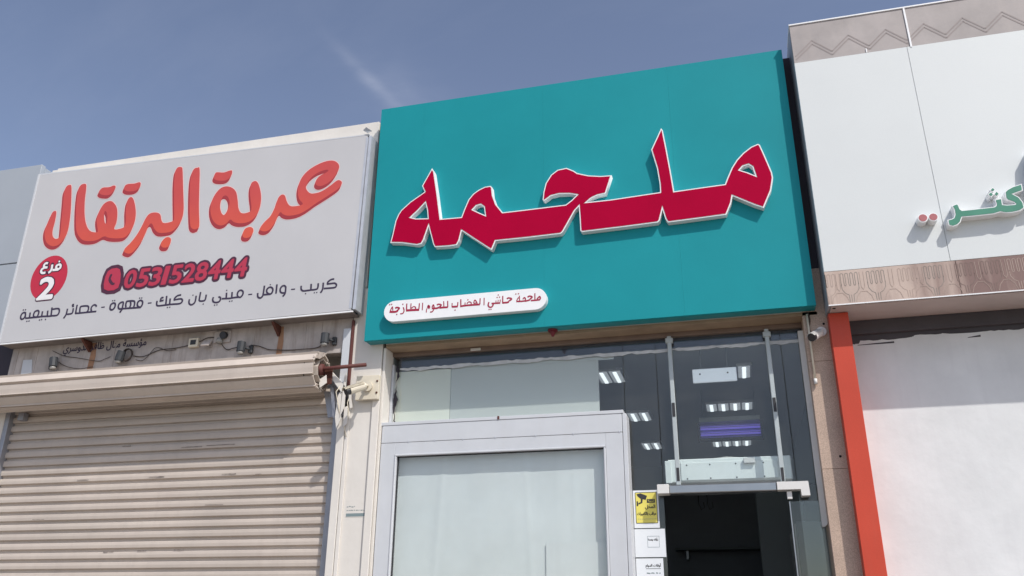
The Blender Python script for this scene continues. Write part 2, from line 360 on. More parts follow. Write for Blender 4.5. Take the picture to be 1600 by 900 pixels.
def strip_mesh(lines, w, Y):          # flat printed lines of width w
    bm = bmesh.new()
    for ln in lines:
        for (a, b) in zip(ln, ln[1:]):
            ax, az = a; bx, bz = b; d = math.hypot(bx-ax, bz-az) or 1; nx, nz = -(bz-az)/d*w/2, (bx-ax)/d*w/2
            bm.faces.new([bm.verts.new((ax+nx, Y, az+nz)), bm.verts.new((ax-nx, Y, az-nz)), bm.verts.new((bx-nx, Y, bz-nz)), bm.verts.new((bx+nx, Y, bz+nz))])
    me = bpy.data.meshes.new('lines'); bm.to_mesh(me); bm.free(); return me
def faint_line(name, x0, x1, z, h, Y, mt, parent, seed=1):     # print too small to read in the photo: a broken line of marks
    r = random.Random(seed); x = x0; ls = []
    while x < x1:
        w = r.uniform(.3, 1.0)*h*2; e = min(x+w, x1); ls.append([(x, z+r.uniform(-.15, .15)*h), ((x+e)/2, z+r.uniform(-.3, .3)*h), (e, z+r.uniform(-.15, .15)*h)]); x = e+h*r.uniform(.3, .8)
    link(name, strip_mesh(ls, h*.45, Y), mt, parent)
def ell(cx, cz, rx, rz, n=28): return [(cx+rx*math.cos(2*math.pi*k/n), cz+rz*math.sin(2*math.pi*k/n)) for k in range(n)]

# ---------------------------------------------------------------- ground
def sheet(name, x0, x1, y0, y1, z, mt):
    bm = bmesh.new(); bm.faces.new([bm.verts.new(p) for p in ((x0, y0, z), (x1, y0, z), (x1, y1, z), (x0, y1, z))])
    return tag(link(name, fin(bm, name), mt), kind='structure')
sheet('ground', -2500, 2500, -2500, 2500, -.008, 'sand')
sheet('road', -200, 200, -14, -1.0, 0, 'road')
o = box('pavement', -60, 60, -.85, 6.4, -.004, .13, 'pave', bev=0); tag(o, kind='structure')
o = box('kerb', -60, 60, -1.0, -.85, -.004, .14, 'kerb'); tag(o, kind='structure')

# ================================================================ LEFT SHOP
WY = 6.43; SHY = 6.55
tw = thing('shop_wall', 'cream painted shop wall with a parapet behind the pale grey sign', 'wall', (-5, WY, .13))
ztop = 6.045
XR, XL = -2.875, -6.81           # right end of pilaster, left end
box('parapet', XL, -3.07, WY, WY+.25, 4.30, ztop, 'cream', tw)
box('parapet_edge_strip', -3.064, -3.0, WY+.02, WY+.27, 4.30, ztop+.004, 'cream', tw)
box('end_cap', XL-.12, XL-.006, WY+.05, WY+.25, 4.3, ztop+.02, 'cream', tw)
box('upper_wall', XL-.02, -3.175, WY, WY+.12, 3.705, 4.294, 'cream_dirty', tw)
# cladding joints on the dirty band: thin raised cover strips
for px in (60, 98, 30, 180, 268, 330, 395, 475, 500):
    x, _ = A(px, 545, WY); box('cover_strip', x-.004, x+.004, WY-.004, WY-.0005, 3.71, 4.29, 'cream_dirty', tw, 0)
box('recess_shade_plate', -7.28, XL-.021, WY+.03, WY+.055, 3.705, 4.10, 'gapdark', tw, 0)  # dark plate put in for the shade of the corner recess
quad_solid('pale_patch', [A(37, 563, WY), A(51, 562, WY), A(50, 583, WY), A(33, 585, WY)], WY-.006, .005, 'alu_w', tw)
box('pilaster_top', -3.169, -2.875, WY, WY+.19, 3.35, 4.294, 'cream', tw)
box('pilaster', -3.150, -2.875, WY, WY+.19, .13, 3.346, 'cream', tw)
box('pilaster_trim', -2.925, -2.862, WY-.022, WY-.002, .14, 3.47, 'cream', tw)
box('pilaster_trim', -3.160, -3.128, WY-.016, WY-.002, .14, 3.20, 'cream', tw)
box('reveal', -2.868, -2.845, WY+.012, 6.615, .13, 3.72, 'cream', tw)
box('left_pilaster', -7.35, -6.80, WY+.06, WY+.3, .13, 3.70, 'cream', tw)
box('shop_body', -7.3, -2.9, WY+.32, 14, .13, 5.2, 'cream', tw)
# painted lettering, partly hidden by the sign
text('painted_lettering', arabic('مؤسسة منال ظافر الدوسري'), *[A(100, 545, WY)[0], A(230, 530, WY)[0]], 3.885, 4.00, WY-.003, 'ink', tw, fat=.002, n=6)
# rust stains under the brackets
for px, w in ((147, .035), (437, .03)):
    x, z = A(px, 545, WY); quad_solid('rust_stain', [(x-w*.7, 3.995), (x+w*.6, 3.995), (x+w, 3.85), (x+w*.8, 3.712), (x-w, 3.712), (x-w*.8, 3.86)], WY-.0025, .002, 'ruststain', tw)

# --- neighbouring blue-grey facade at the far left
tf = thing('grey_facade', 'blue-grey panelled building front at the left edge beside the orange-lettered sign', 'building', (-8.2, 7.0, .13))
GY = 6.9
gx = A(66, 257, GY)[0]; gz = A(30, 262, GY)[1]
zj = A(15, 412, GY)[1]
for k, (z0, z1) in enumerate(((zj+.006, gz), (zj-1.5, zj-.006), (.13, zj-1.512))):
    for (x0, x1) in ((gx-1.3, gx), (gx-2.9, gx-1.312)):
        box('panel', x0, x1, GY, GY+.06, z0, z1, 'greyclad', tf, .004)
box('wall', gx-2.9, gx, GY+.062, GY+4, .13, gz-.02, 'greyclad', tf)

# --- the pale grey sign with orange lettering
SY = 6.272
ts = thing('orange_lettered_sign', 'pale grey sign box with large orange Arabic lettering and a phone number', 'sign', (-5, SY, 4.0))
a, b, c, d = A(61.4, 272.6, SY), A(576.9, 209.8, SY), A(549.2, 486.7, SY), A(0.5, 538, SY)
x0, x1, z0, z1 = -6.86, -3.10, 4.012, 5.85
quad = [(-6.871, 5.894), (-3.092, 5.807), (-3.118, 4.020), (-6.846, 4.003)]
quad_solid('sign_face', [(-6.865, 5.885), (-3.105, 5.797), (-3.128, 4.034), (-6.842, 4.017)], SY, .02, 'lsign', ts)
def rail(name, p, q, w, mt, dy0=-.006, dy1=.153):
    (ax, az), (bx, bz) = p, q; dx, dz = bx-ax, bz-az; l = math.hypot(dx, dz); nx, nz = -dz/l*w/2, dx/l*w/2
    return quad_solid(name, [(ax+nx, az+nz), (bx+nx, bz+nz), (bx-nx, bz-nz), (ax-nx, az-nz)], SY+dy0, dy1-dy0, mt, ts)
rail('frame_rail', (quad[3][0]-.008, quad[3][1]), (quad[2][0]+.012, quad[2][1]), .012, 'white_acr', -.006, .008)
rail('bottom_plate', (quad[3][0], quad[3][1]+.002), (quad[2][0]+.005, quad[2][1]+.002), .008, 'drab', .0085, .153)
rail('frame_rail', quad[0], (quad[3][0]-.008, quad[3][1]+.02), .018, 'alu_w')
rail('frame_rail', (quad[0][0]-.012, quad[0][1]), (quad[1][0], quad[1][1]), .012, 'alu_w', .002)
rail('frame_rail', (quad[1][0]+.018, quad[1][1]-.02), (quad[2][0]+.02, quad[2][1]+.02), .028, 'alu', 0)
rail('frame_rail', (quad[1][0]-.012, quad[1][1]-.03), (quad[2][0]-.016, quad[2][1]+.03), .022, 'alu', -.002, .01)
quad_solid('back_plate', [(-6.85, 5.87), (-3.12, 5.78), (-3.13, 4.05), (-6.83, 4.03)], SY+.06, .085, 'alu', ts)
# bent corner cap
bm = bmesh.new(); x, z = A(577, 205, SY)
vs = [bm.verts.new(p) for p in ((x-.06, SY-.012, z+.012), (x-.02, SY-.03, z+.03), (x+.035, SY-.01, z-.01), (x-.01, SY-.012, z-.028))]
bm.faces.new(vs); bmesh.ops.solidify(bm, geom=bm.faces[:], thickness=.004)
link('bent_corner_cap', fin(bm, 'cap'), 'alu_w', ts)
for px in (147, 437, 280):
    x, z = A(px, 520, WY)
    if px != 280:
        quad_solid('bracket', [(x-.012, 3.99), (x+.012, 3.99), (x+.012, 3.93), (x-.012, 3.93)], WY-.01, .008, 'rust', ts)
        bm = bmesh.new()
        for xx in (x-.006, x+.006):
            pass
        p = [(WY-.012, 3.999), (WY-.14, 3.999), (WY-.13, 3.985), (WY-.012, 3.90)]
        A_ = [bm.verts.new((x-.012, y, z)) for y, z in p]; B_ = [bm.verts.new((x+.012, y, z)) for y, z in p]
        bm.faces.new(A_); bm.faces.new(B_[::-1])
        for i in range(4): bm.faces.new((A_[i], B_[i], B_[(i+1) % 4], A_[(i+1) % 4]))
        link('bracket_gusset', fin(bm, 'g'), 'rust', ts)

# traced brush lettering
OA, OB, KS = (50, 240), (300, 230), 5.293
def tr(pts, org, k, Y, sm=True, sub=4, dx=0, dy=0):
    q = [A(org[0]+p[0]/k+dx, org[1]+p[1]/k+dy, Y) for p in pts]
    return crom(q, sub) if sm else q
LET = [
 (OA, [[(190,475),(203,488),(192,560),(172,640),(176,690),(203,706),(232,680),(245,560),(260,400),(268,315),(288,272),(312,260),(328,275),(326,400),(318,520),(298,640),(262,715),(215,758),(165,765),(122,735),(106,680),(112,620),(140,555),(168,492)]]),
 (OA, [[(425,252),(448,255),(450,290),(438,400),(438,520),(455,600),(485,642),(530,652),(546,640),(536,560),(548,500),(585,430),(625,398),(665,397),(700,440),(708,500),(700,570),(682,625),(730,622),(765,605),(777,560),(777,480),(787,400),(808,365),(830,363),(848,400),(860,480),(852,560),(820,640),(770,692),(700,702),(640,697),(598,686),(540,715),(480,725),(420,715),(380,668),(365,600),(367,450),(380,320),(398,270)],
       [(600,490),(612,476),(624,510),(622,560),(610,582),(600,552)]]),
 (OA, [[(565,300),(590,282),(640,278),(675,265),(692,270),(690,290),(670,320),(640,343),(600,345),(570,338),(555,322)]]),
 (OA, [[(775,262),(800,252),(850,248),(885,238),(900,245),(895,275),(875,298),(840,312),(790,312),(765,298),(765,280)]]),
 (OA, [[(1215,112),(1240,115),(1247,140),(1252,300),(1256,450),(1245,530),(1215,590),(1165,640),(1110,655),(1050,655),(1015,625),(1000,590),(985,578),(965,600),(940,660),(905,730),(860,790),(820,825),(785,825),(762,808),(775,780),(820,735),(870,670),(910,600),(945,530),(980,495),(1030,488),(1062,505),(1072,550),(1088,574),(1130,571),(1165,558),(1177,530),(1176,400),(1176,260),(1184,160),(1198,125)]]),
 (OA, [[(1085,715),(1115,692),(1145,698),(1150,725),(1135,765),(1110,778),(1080,775),(1065,750)]]),
 (OA, [[(1345,125),(1370,118),(1388,130),(1385,300),(1382,450),(1385,595),(1365,622),(1335,625),(1312,598),(1305,500),(1304,400),(1309,250),(1322,165)]]),
 (OB, [[(515,282),(540,288),(560,330),(573,410),(565,490),(540,555),(500,600),(450,625),(390,630),(345,618),(318,600),(285,632),(245,648),(205,638),(172,600),(155,540),(158,470),(187,400),(232,345),(280,325),(330,335),(365,370),(378,430),(385,500),(402,540),(430,548),(465,540),(489,525),(492,480),(482,400),(482,340),(492,300)],
       [(234,485),(250,420),(278,400),(303,420),(312,462),(300,510),(285,540),(264,562),(243,540)]]),
 (OB, [[(195,215),(215,208),(265,210),(310,195),(332,195),(330,225),(310,258),(280,275),(230,278),(195,270),(182,250)]]),
 (OB, [[(445,672),(480,660),(505,672),(508,700),(490,733),(465,750),(430,748),(418,725),(428,695)]]),
 (OB, [[(1215,273),(1238,285),(1238,308),(1215,340),(1160,380),(1090,425),(1020,470),(950,520),(880,555),(800,568),(755,556),(734,538),(715,562),(690,620),(650,676),(610,697),(575,692),(563,672),(600,620),(650,570),(690,490),(715,420),(745,393),(770,402),(782,440),(800,475),(830,490),(905,480),(915,462),(888,430),(876,370),(887,300),(922,235),(980,180),(1060,135),(1130,113),(1180,115),(1212,140),(1218,172),(1198,215),(1165,262),(1120,300),(1070,322),(1035,318),(1022,295),(1035,262),(1070,230),(1110,212),(1130,192),(1100,190),(1040,213),(985,255),(950,310),(946,345),(975,380),(1020,382),(1080,362),(1150,315),(1190,283)]]),
]
faces, darks, pinks = [], [], []
sx, sy = -2.5, 5.6
for org, loops in LET:
    F = [tr(l, org, KS, SY) for l in loops]
    f = flat(F, SY-.0030); faces.append(f)
    x_, z_ = A(300, 350, SY); x2, z2 = A(300+sx, 350+sy, SY); vx, vz = x2-x_, z2-z_
    for k in range(1, 7): darks.append(shifted(f, vx*k/6, .0003+.00008*k, vz*k/6))
    for j in range(10):
        t = 2*math.pi*j/10; rr = .0068
        pinks.append(shifted(f, rr*math.cos(t), .0011+.00004*j, rr*math.sin(t)))
        pinks.append(shifted(f, vx+rr*math.cos(t), .0016+.00004*j, vz+rr*math.sin(t)))
link('orange_lettering', join(faces), 'orange', ts)
link('lettering_shade', join(darks), 'orange_dk', ts)
link('lettering_outline', join(pinks), 'pink_line', ts)
# badge, phone number, menu line
def Z(px, py): return A(px, py, SY)[1]
def X(px, py): return A(px, py, SY)[0]
bc = A(76.5, 434, SY); bw = (X(107, 418)-X(45, 450))/2; bh = (Z(80, 400)-Z(72, 469))/2
link('branch_badge', flat([ell(bc[0], bc[1], bw, bh, 40)], SY-.0008), 'badge', ts)
def shadowed(name, s, r, fat, mt, sh):
    text(name, s, *r, SY-.0042, mt, ts, fat=fat)
    text(name+'_outline', s, *r, SY-.0026, sh, ts, fat=fat+.012, n=12)
bx = bc[0]
shadowed('badge_numeral', '2', (bx-.085, bx+.09, bc[1]-.225, bc[1]+.0), .011, 'white_print', 'badge_dk')
px0, px1 = X(196, 432), X(387, 420)
pz0, pz1 = Z(290, 440)-.004, Z(290, 413)-.005
def digits(Y, fat, n):
    ms = []; cw = (px1-px0)/9.62; x = px0
    for ch in '0531528444':
        w = cw*.62 if ch == '1' else cw
        ms.append(text_mesh(ch, x+cw*.06, x+w-cw*.07, pz0, pz1, Y, fat, .08, n)); x += w
    return join(ms)
link('phone_number', digits(SY-.0050, .0070, 8), 'phone_red', ts)
link('phone_number_outline', digits(SY-.0034, .029, 24), 'badge_dk', ts)
iq = [A(*p, SY) for p in ((169, 424), (188, 421), (185, 450), (163, 452))]
ic = (sum(p[0] for p in iq)/4, sum(p[1] for p in iq)/4)
rq = crom(iq, 3)
link('phone_icon_outline', flat([[(ic[0]+(x-ic[0])*1.35, ic[1]+(z-ic[1])*1.3) for x, z in rq]], SY-.0022), 'badge_dk', ts)
link('phone_icon', flat([rq], SY-.0044), 'phone_red', ts)
hs = crom([(ic[0]-.035, ic[1]+.055), (ic[0]-.012, ic[1]+.05), (ic[0]-.02, ic[1]+.01), (ic[0]+.015, ic[1]-.035), (ic[0]+.035, ic[1]-.04), (ic[0]+.03, ic[1]-.06), (ic[0]-.005, ic[1]-.055), (ic[0]-.045, ic[1]-.005)], 3)
link('phone_handset', flat([hs], SY-.0052), 'badge_dk', ts)
menu = [
 ((460, 425), 56, [[(1245,215),(1140,240),(1050,310),(1030,375)], [(1012,378),(1180,355),(1260,350),(1310,390),(1300,450),(1230,490),(920,515)], [(905,330),(897,420),(885,520),(850,600),(810,650)], [(745,350),(738,450),(715,520),(640,550),(520,560),(350,585),(260,585),(210,530),(215,430)], [(525,370),(515,545)]], [(350,675),(622,648),(700,638)]),
 ((390, 435), 56, [[(1128,270),(1090,228),(1020,242),(965,310),(955,390),(985,440),(1050,455),(1110,445)], [(1132,255),(1118,420),(1090,500),(1030,565)], [(855,185),(825,475)], [(640,272),(715,310),(722,390),(670,478),(590,478),(535,420),(550,330),(640,272)], [(650,492),(430,512)], [(465,225),(435,430),(410,540),(360,600),(310,610),(255,570),(255,455)]], [(645,195)]),
 ((310, 445), 54, [[(1320,168),(1392,210),(1385,300),(1320,383),(1250,378),(1215,320),(1240,220),(1320,168)], [(1250,385),(1100,402),(1000,420),(870,430),(730,435)], [(1055,225),(1040,400)], [(880,245),(868,425)], [(625,400),(655,378),(690,410),(688,460),(640,530),(550,553),(470,530),(447,460),(470,385)]], [(975,515),(1048,505),(505,635),(580,625),(885,175)]),
 ((310, 445), 54, [[(245,305),(225,420),(190,490),(100,508),(25,502)], [(70,225),(30,430),(22,500)]], [(150,600)]),
 ((235, 450), 52, [[(1430,240),(1405,400),(1360,480),(1280,525),(1215,490),(1205,420),(1220,350)]], [(1330,225)]),
 ((235, 450), 54, [[(960,215),(850,240),(765,310),(745,370)], [(725,376),(880,345),(960,340),(1000,380),(980,440),(900,490),(640,510),(440,535),(240,555),(195,510),(210,400)], [(620,325),(600,500)], [(510,245),(480,520)], [(410,305),(360,300),(320,350),(335,395)], [(285,412),(415,385)]], [(530,610),(605,600)]),
 ((160, 455), 54, [[(1190,285),(1250,320),(1250,400),(1200,488),(1130,488),(1090,430),(1110,340),(1190,285)], [(1200,505),(560,550)], [(740,500),(727,440),(750,340),(790,312),(960,303),(1005,340),(1002,420),(980,490)], [(875,330),(885,420),(850,510)], [(600,345),(652,352),(640,440),(610,540),(530,552),(495,500),(520,400),(600,345)], [(630,540),(590,600),(540,670)], [(350,370),(400,392),(390,490),(330,568),(270,580),(238,540),(255,440),(300,390),(350,370)]], [(1165,215),(1230,212),(320,298),(385,292)]),
 ((90, 465), 50, [[(1215,285),(1190,235),(1130,230),(1065,290),(1045,360),(1060,430)], [(1210,430),(900,460),(590,490),(567,460),(612,225)], [(690,470),(705,310),(760,270),(920,260),(968,300),(950,400),(910,450)], [(510,222),(472,222),(468,255)], [(450,275),(515,265)], [(490,330),(475,440),(430,500),(290,520)], [(310,345),(275,500),(240,570),(185,650)]], []),
 ((20, 470), 50, [[(1225,205),(1195,460)], [(1225,268),(1400,242),(1452,280),(1440,380),(1370,455),(1200,468)], [(1220,472),(1080,482),(900,490),(780,507),(540,530),(390,545)], [(1095,305),(1075,470)], [(930,325),(900,490)], [(780,305),(815,345),(790,440),(750,500),(660,500),(650,430),(690,340),(780,305)], [(545,365),(520,520)], [(395,360),(395,450),(385,535)], [(400,370),(330,372),(270,430),(245,510),(262,568),(300,573),(360,530),(390,460)]], [(330,287),(398,280),(440,640),(508,632),(835,600),(900,588),(1022,582)]),
]
def stroke_mesh(org, w, strokes, dots, Y, K=20., grow=0., dot=25):
    ms = []; base = 0
    def P(p, g=0): return A(org[0]+p[0]/K, org[1]+p[1]/K, Y)
    k = A(org[0]+30, org[1]+20, Y)[0]-A(org[0]+29, org[1]+20, Y)[0]
    bm = bmesh.new(); lay = 0
    for st in strokes:
        ww = w
        if isinstance(st, tuple): ww, st = st
        hw = ww/K*k*.5*.95+grow
        q = [P(p) for p in st]
        closed = len(q) > 4 and st[0] == st[-1]
        q = crom(q[:-1], 4, True)+[q[0]] if closed else crom(q, 4, False)
        n = len(q); L_, R_2 = [], []
        for i in range(n):
            a = q[(i-1) % (n-1)] if closed else q[max(i-1, 0)]; b = q[(i+1) % (n-1)] if closed and i < n-1 else q[min(i+1, n-1)]
            if closed and i == n-1: a, b = q[n-2], q[1]
            dx, dz = b[0]-a[0], b[1]-a[1]; l = math.hypot(dx, dz) or 1
            L_.append((q[i][0]-dz/l*hw, q[i][1]+dx/l*hw)); R_2.append((q[i][0]+dz/l*hw, q[i][1]-dx/l*hw))
        y = Y-lay*.00006; lay += 1
        va = [bm.verts.new((x, y, z)) for x, z in L_]; vb = [bm.verts.new((x, y, z)) for x, z in R_2]
        for i in range(n-1): bm.faces.new((va[i], va[i+1], vb[i+1], vb[i]))
        if grow:
            for e in (q[0], q[-1]): bm.faces.new([bm.verts.new((e[0]+hw*math.cos(t), y-.00003, e[1]+hw*math.sin(t))) for t in (j*math.pi/6 for j in range(12))])
    for d in dots:
        x, z = P(d); r = dot/K*k+grow; bm.faces.new([bm.verts.new((x+r*math.cos(t), Y-lay*.00006, z+r*math.sin(t))) for t in (.5, 2.07, 3.64, 5.21)])
    bmesh.ops.recalc_face_normals(bm, faces=bm.faces)
    me = bpy.data.meshes.new('strokes'); bm.to_mesh(me); bm.free(); return me
for org, w, st, dots in menu: link('menu_word', stroke_mesh(org, w, st, dots, SY-.0014), 'ink', ts)
for a0, yy in ((458, 452), (391, 460), (234, 473.5), (161, 480)):
    x, z = A(a0, yy, SY); quad_solid('menu_dash', [(x-.02, z+.006), (x+.02, z+.006), (x+.02, z-.006), (x-.02, z-.006)], SY-.0012, .001, 'ink', ts)

bwd = ((40, 400), 66, [[(1050,262),(1095,295),(1078,370),(1010,412),(962,385),(965,310),(1050,262)], [(1030,422),(840,440)], [(835,265),(815,400),(770,480),(710,522)], [(698,232),(640,225),(585,275),(575,335),(625,358),(685,350)], [(600,360),(510,415),(485,490),(530,533),(620,518)]], [(1055,172)])
link('badge_word', stroke_mesh(*bwd, SY-.0040, dot=34), 'white_print', ts)
link('badge_word_outline', stroke_mesh(*bwd, SY-.0020, grow=.010, dot=34), 'badge_dk', ts)
# --- small lamps, boxes and cables on the dirty band
def wall_lamp(px, py, label, flip=1, tilt=0):
    x, z = A(px, py, WY-.05); t = thing('wall_lamp', label, 'lamp', (x, WY, z), 'dark wall lamps under the orange-lettered sign')
    box('bracket', x+flip*.01, x+flip*.05, WY-.03, WY-.001, z-.035, z+.04, 'lamp_grey', t, .006)
    bm = bmesh.new(); add_tube(bm, [(x-flip*.035, WY-.07, z+.06), (x-flip*.035+tilt*.02, WY-.075, z-.03)], .038, 10)
    link('housing', fin(bm, 'h'), 'lamp_grey', t)
    bm = bmesh.new(); add_tube(bm, [(x-flip*.035+tilt*.02, WY-.075, z-.031), (x-flip*.035+tilt*.02, WY-.076, z-.055)], .030, 10, .026)
    link('lens', fin(bm, 'l'), 'bulb', t, True)
    bm = bmesh.new(); add_tube(bm, [(x-flip*.01, WY-.055, z+.01), (x+flip*.03, WY-.03, z+.0)], .012, 8)
    link('arm', fin(bm, 'a'), 'lamp_grey', t, True)
wall_lamp(515, 532, 'rightmost dark wall lamp, nearest the roll end')
wall_lamp(384, 545, 'dark wall lamp just left of the right rust stain')
wall_lamp(80, 570, 'leftmost dark wall lamp in the corner under the sign', -1, .8)
wall_lamp(186, 560, 'dark wall lamp beside the round coil of cable', -1, -.8)
x, z = A(303, 536, WY-.02)
t = thing('switch_box', 'small cream switch box under the orange-lettered sign', 'switch box', (x, WY, z))
box('casing', x-.05, x+.05, WY-.035, WY-.001, z-.042, z+.045, 'cream_pl', t, .004)
box('window', x-.027, x+.03, WY-.039, WY-.0355, z-.02, z+.025, 'lamp_grey', t, .001)
x, z = A(347, 526, WY-.02)
t = thing('meter_box', 'grimy cream junction box with a round dark socket on the wall band', 'junction box', (x, WY, z))
box('backplate', x-.085, x+.085, WY-.018, WY-.001, z-.055, z+.055, 'cream_dirty', t, .003)
bm = bmesh.new(); add_tube(bm, [(x+.03, WY-.019, z+.01), (x+.03, WY-.06, z)], .033, 12); link('socket', fin(bm, 's'), 'lamp_grey', t)
bm = bmesh.new(); add_tube(bm, [(x-.01, WY-.03, z-.02), (x-.012, WY-.035, z-.065)], .026, 10, .034); link('shade', fin(bm, 's'), 'bulb', t, True)
x, z = A(325, 538, WY-.02)
t = thing('floodlight', 'tilted pale plate of a small floodlight between the two boxes', 'lamp', (x, WY, z))
bm = bmesh.new(); add_box(bm, x-.04, x+.045, WY-.06, WY-.04, z-.035, z+.04, .004)
bmesh.ops.rotate(bm, verts=bm.verts, cent=(x, WY-.05, z), matrix=Matrix.Rotation(R_(-35), 3, 'X'))
link('plate', fin(bm, 'p'), 'cream_dirty', t); box('stem', x-.01, x+.01, WY-.04, WY-.001, z-.01, z+.01, 'lamp_grey', t)
x, z = A(200, 555, WY-.02)
tag(tube('cable_coil', [(x+.05*math.cos(k*.5)*(1+.02*k/10), WY-.02-.0006*k, z+.06*math.sin(k*.5)) for k in range(38)], .006, 'cable'), 'dark coil of cable hanging on the wall band under the painted lettering', 'cable')
def cable(pxs, label, r=.004, Y=WY-.012, mt='cable'):
    q = crom([A(a, b, Y) for a, b in pxs], 6, False)
    return tag(tube('cable', [(x, Y+.004*math.sin(i*.7), z) for i, (x, z) in enumerate(q)], r, mt, seg=6), label, 'cable', 'cables along the wall band')
cable([(90, 565), (105, 573), (125, 576), (145, 573)], 'thin cable from the leftmost wall lamp to the left rust stain', .003)
cable([(82, 548), (100, 556), (120, 559), (150, 564), (162, 562), (172, 557)], 'thin cable crossing the left rust stain', .003)
cable([(208, 556), (225, 557), (245, 548), (265, 545), (285, 542), (296, 539)], 'cable sagging from the coil to the cream switch box', .004)
cable([(212, 562), (224, 563), (236, 550), (246, 543), (262, 548), (275, 546)], 'looped brown cable right of the coil', .003)
cable([(311, 534), (325, 528), (340, 529), (352, 545), (362, 545), (374, 541)], 'cable from the junction box to the second lamp', .004)
cable([(392, 539), (405, 541), (420, 546), (440, 547), (470, 546), (495, 543), (506, 537)], 'long cable between the two right wall lamps', .004)

# --- roller shutter
t = thing('roller_shutter', 'beige steel roller shutter pulled down, its coil and rusty axle exposed', 'shutter', (-5, SHY, .13))
P = .0845; xl, xr = -6.76, -3.325
prof = [(.026, 0), (.026, .026), (.002, .031), (-.001, .034), (-.003, .058), (0, P-.004), (.004, P-.0005), (.032, P-.0005), (.032, 0)]
def slat_mesh():
    bm = bmesh.new()
    ra = [bm.verts.new((xl+5, y, z)) for y, z in prof]; rb = [bm.verts.new((xr+5, y, z)) for y, z in prof]
    n = len(prof)
    for i in range(n): bm.faces.new((ra[i], ra[(i+1) % n], rb[(i+1) % n], rb[i]))
    bm.faces.new(ra); bm.faces.new(rb[::-1]); return fin(bm, 'slat')
sm = slat_mesh(); sm.materials.append(M['shutter'])
ztop_s = 3.42; nsl = int((ztop_s-.14)/P)
for i in range(nsl):
    o = bpy.data.objects.new('slat', sm); COL.objects.link(o); o.parent = t
    o.location = (random.uniform(-.002, .002), random.uniform(-.0015, .0015), ztop_s-P*(i+1)-.13)
    o.rotation_euler = (random.uniform(-.012, .012), 0, 0)
for (px, py, w, h) in ((130, 750.5, 9, 1.6), (245, 745.5, 12, 1.8), (358, 741, 11, 1.6), (404, 741, 5, 1.2), (170, 862.5, 8, 2.2), (222, 861, 7, 1.8), (280, 859.5, 8, 1.6), (300, 699, 16, 1.4), (345, 696, 22, 1.3), (198, 697.5, 7, 1.6), (335, 789, 14, 1.0), (60, 812, 9, 1.0)):
    (xa_, za_), (xb_, zb_) = A(px-w, py, SHY-.003), A(px+w, py-w*.07, SHY-.003); zz_ = (za_+zb_)/2; hh = h*.0026
    n_ = 7; tp = [(xa_+(xb_-xa_)*k/n_, zz_+hh*random.uniform(.2, 1)) for k in range(n_+1)]; bt = [(x, zz_-hh*random.uniform(.2, 1)) for x, _ in tp]
    quad_solid('scuff', tp+bt[::-1], SHY-.0075, .001, 'scuffm', t)
box('guide_rail', -3.322, -3.238, SHY-.055, SHY+.05, .13, 3.33, 'gal', t, .003)
box('guide_rail', -6.86, -6.752, SHY-.055, SHY+.05, .13, 3.40, 'gal', t, .003)
RC = (6.335, 3.515); RR = .172
def coil(x0, x1, R, name, mt, n=9, open_end=True):
    bm = bmesh.new(); pr = []
    for k in range(n):
        a0, a1 = 2*math.pi*k/n+.05, 2*math.pi*(k+1)/n+.05
        for f_, rr in ((0, R-.024), (.12, R-.024), (.16, R+.001), (.5, R+.002), (.88, R-.001), (.90, R+.010), (.94, R+.010), (.985, R-.014)):
            a = a0+(a1-a0)*f_
            # flat facets, not an arc
            mid = (a0+a1)/2; ch = math.cos((a1-a0)/2)/max(.2, math.cos(a-mid)); pr.append((RC[0]+rr*ch*math.cos(a), RC[1]+rr*ch*math.sin(a)))
    ra = [bm.verts.new((x0, y, z)) for y, z in pr]; rb = [bm.verts.new((x1, y, z)) for y, z in pr]
    ia = [bm.verts.new((x1, RC[0]+(y-RC[0])*.93, RC[1]+(z-RC[1])*.93)) for y, z in pr]
    ic_ = [bm.verts.new((x1-.25, RC[0]+(y-RC[0])*.93, RC[1]+(z-RC[1])*.93)) for y, z in pr]
    m_ = len(pr)
    for i in range(m_):
        j = (i+1) % m_
        bm.faces.new((ra[i], ra[j], rb[j], rb[i])); bm.faces.new((rb[i], rb[j], ia[j], ia[i])); bm.faces.new((ia[i], ia[j], ic_[j], ic_[i]))
    bm.faces.new(ra); bm.faces.new(ic_)
    return link(name, fin(bm, name), mt, t)
coil(-7.05, -3.385, RR, 'shutter_coil', 'shutter')
bm = bmesh.new(); add_tube(bm, [(-3.48, RC[0], RC[1]), (-3.475, RC[0], RC[1])], .155, 16); link('coil_shade_disc', fin(bm, 'cc'), 'dark', t)  # dark disc standing in for the shade inside the open coil end
# inner turns of the coil showing at its end
for rr, xe in ((.135, -3.40), (.10, -3.37)):
    n = 9; pts = [(RC[0]+rr*math.cos(2*math.pi*k/n+rr*9), RC[1]+rr*math.sin(2*math.pi*k/n+rr*9)) for k in range(n-2)]
    bm = bmesh.new()
    for (ya, za), (yb, zb) in zip(pts, pts[1:]):
        q = [bm.verts.new(p) for p in ((xe-.3, ya, za), (xe, ya, za), (xe, yb, zb), (xe-.3, yb, zb))]; bm.faces.new(q)
    bmesh.ops.remove_doubles(bm, verts=bm.verts, dist=1e-5); bmesh.ops.solidify(bm, geom=bm.faces[:], thickness=.006)
    link('inner_turn', fin(bm, 'it'), 'shutter', t)
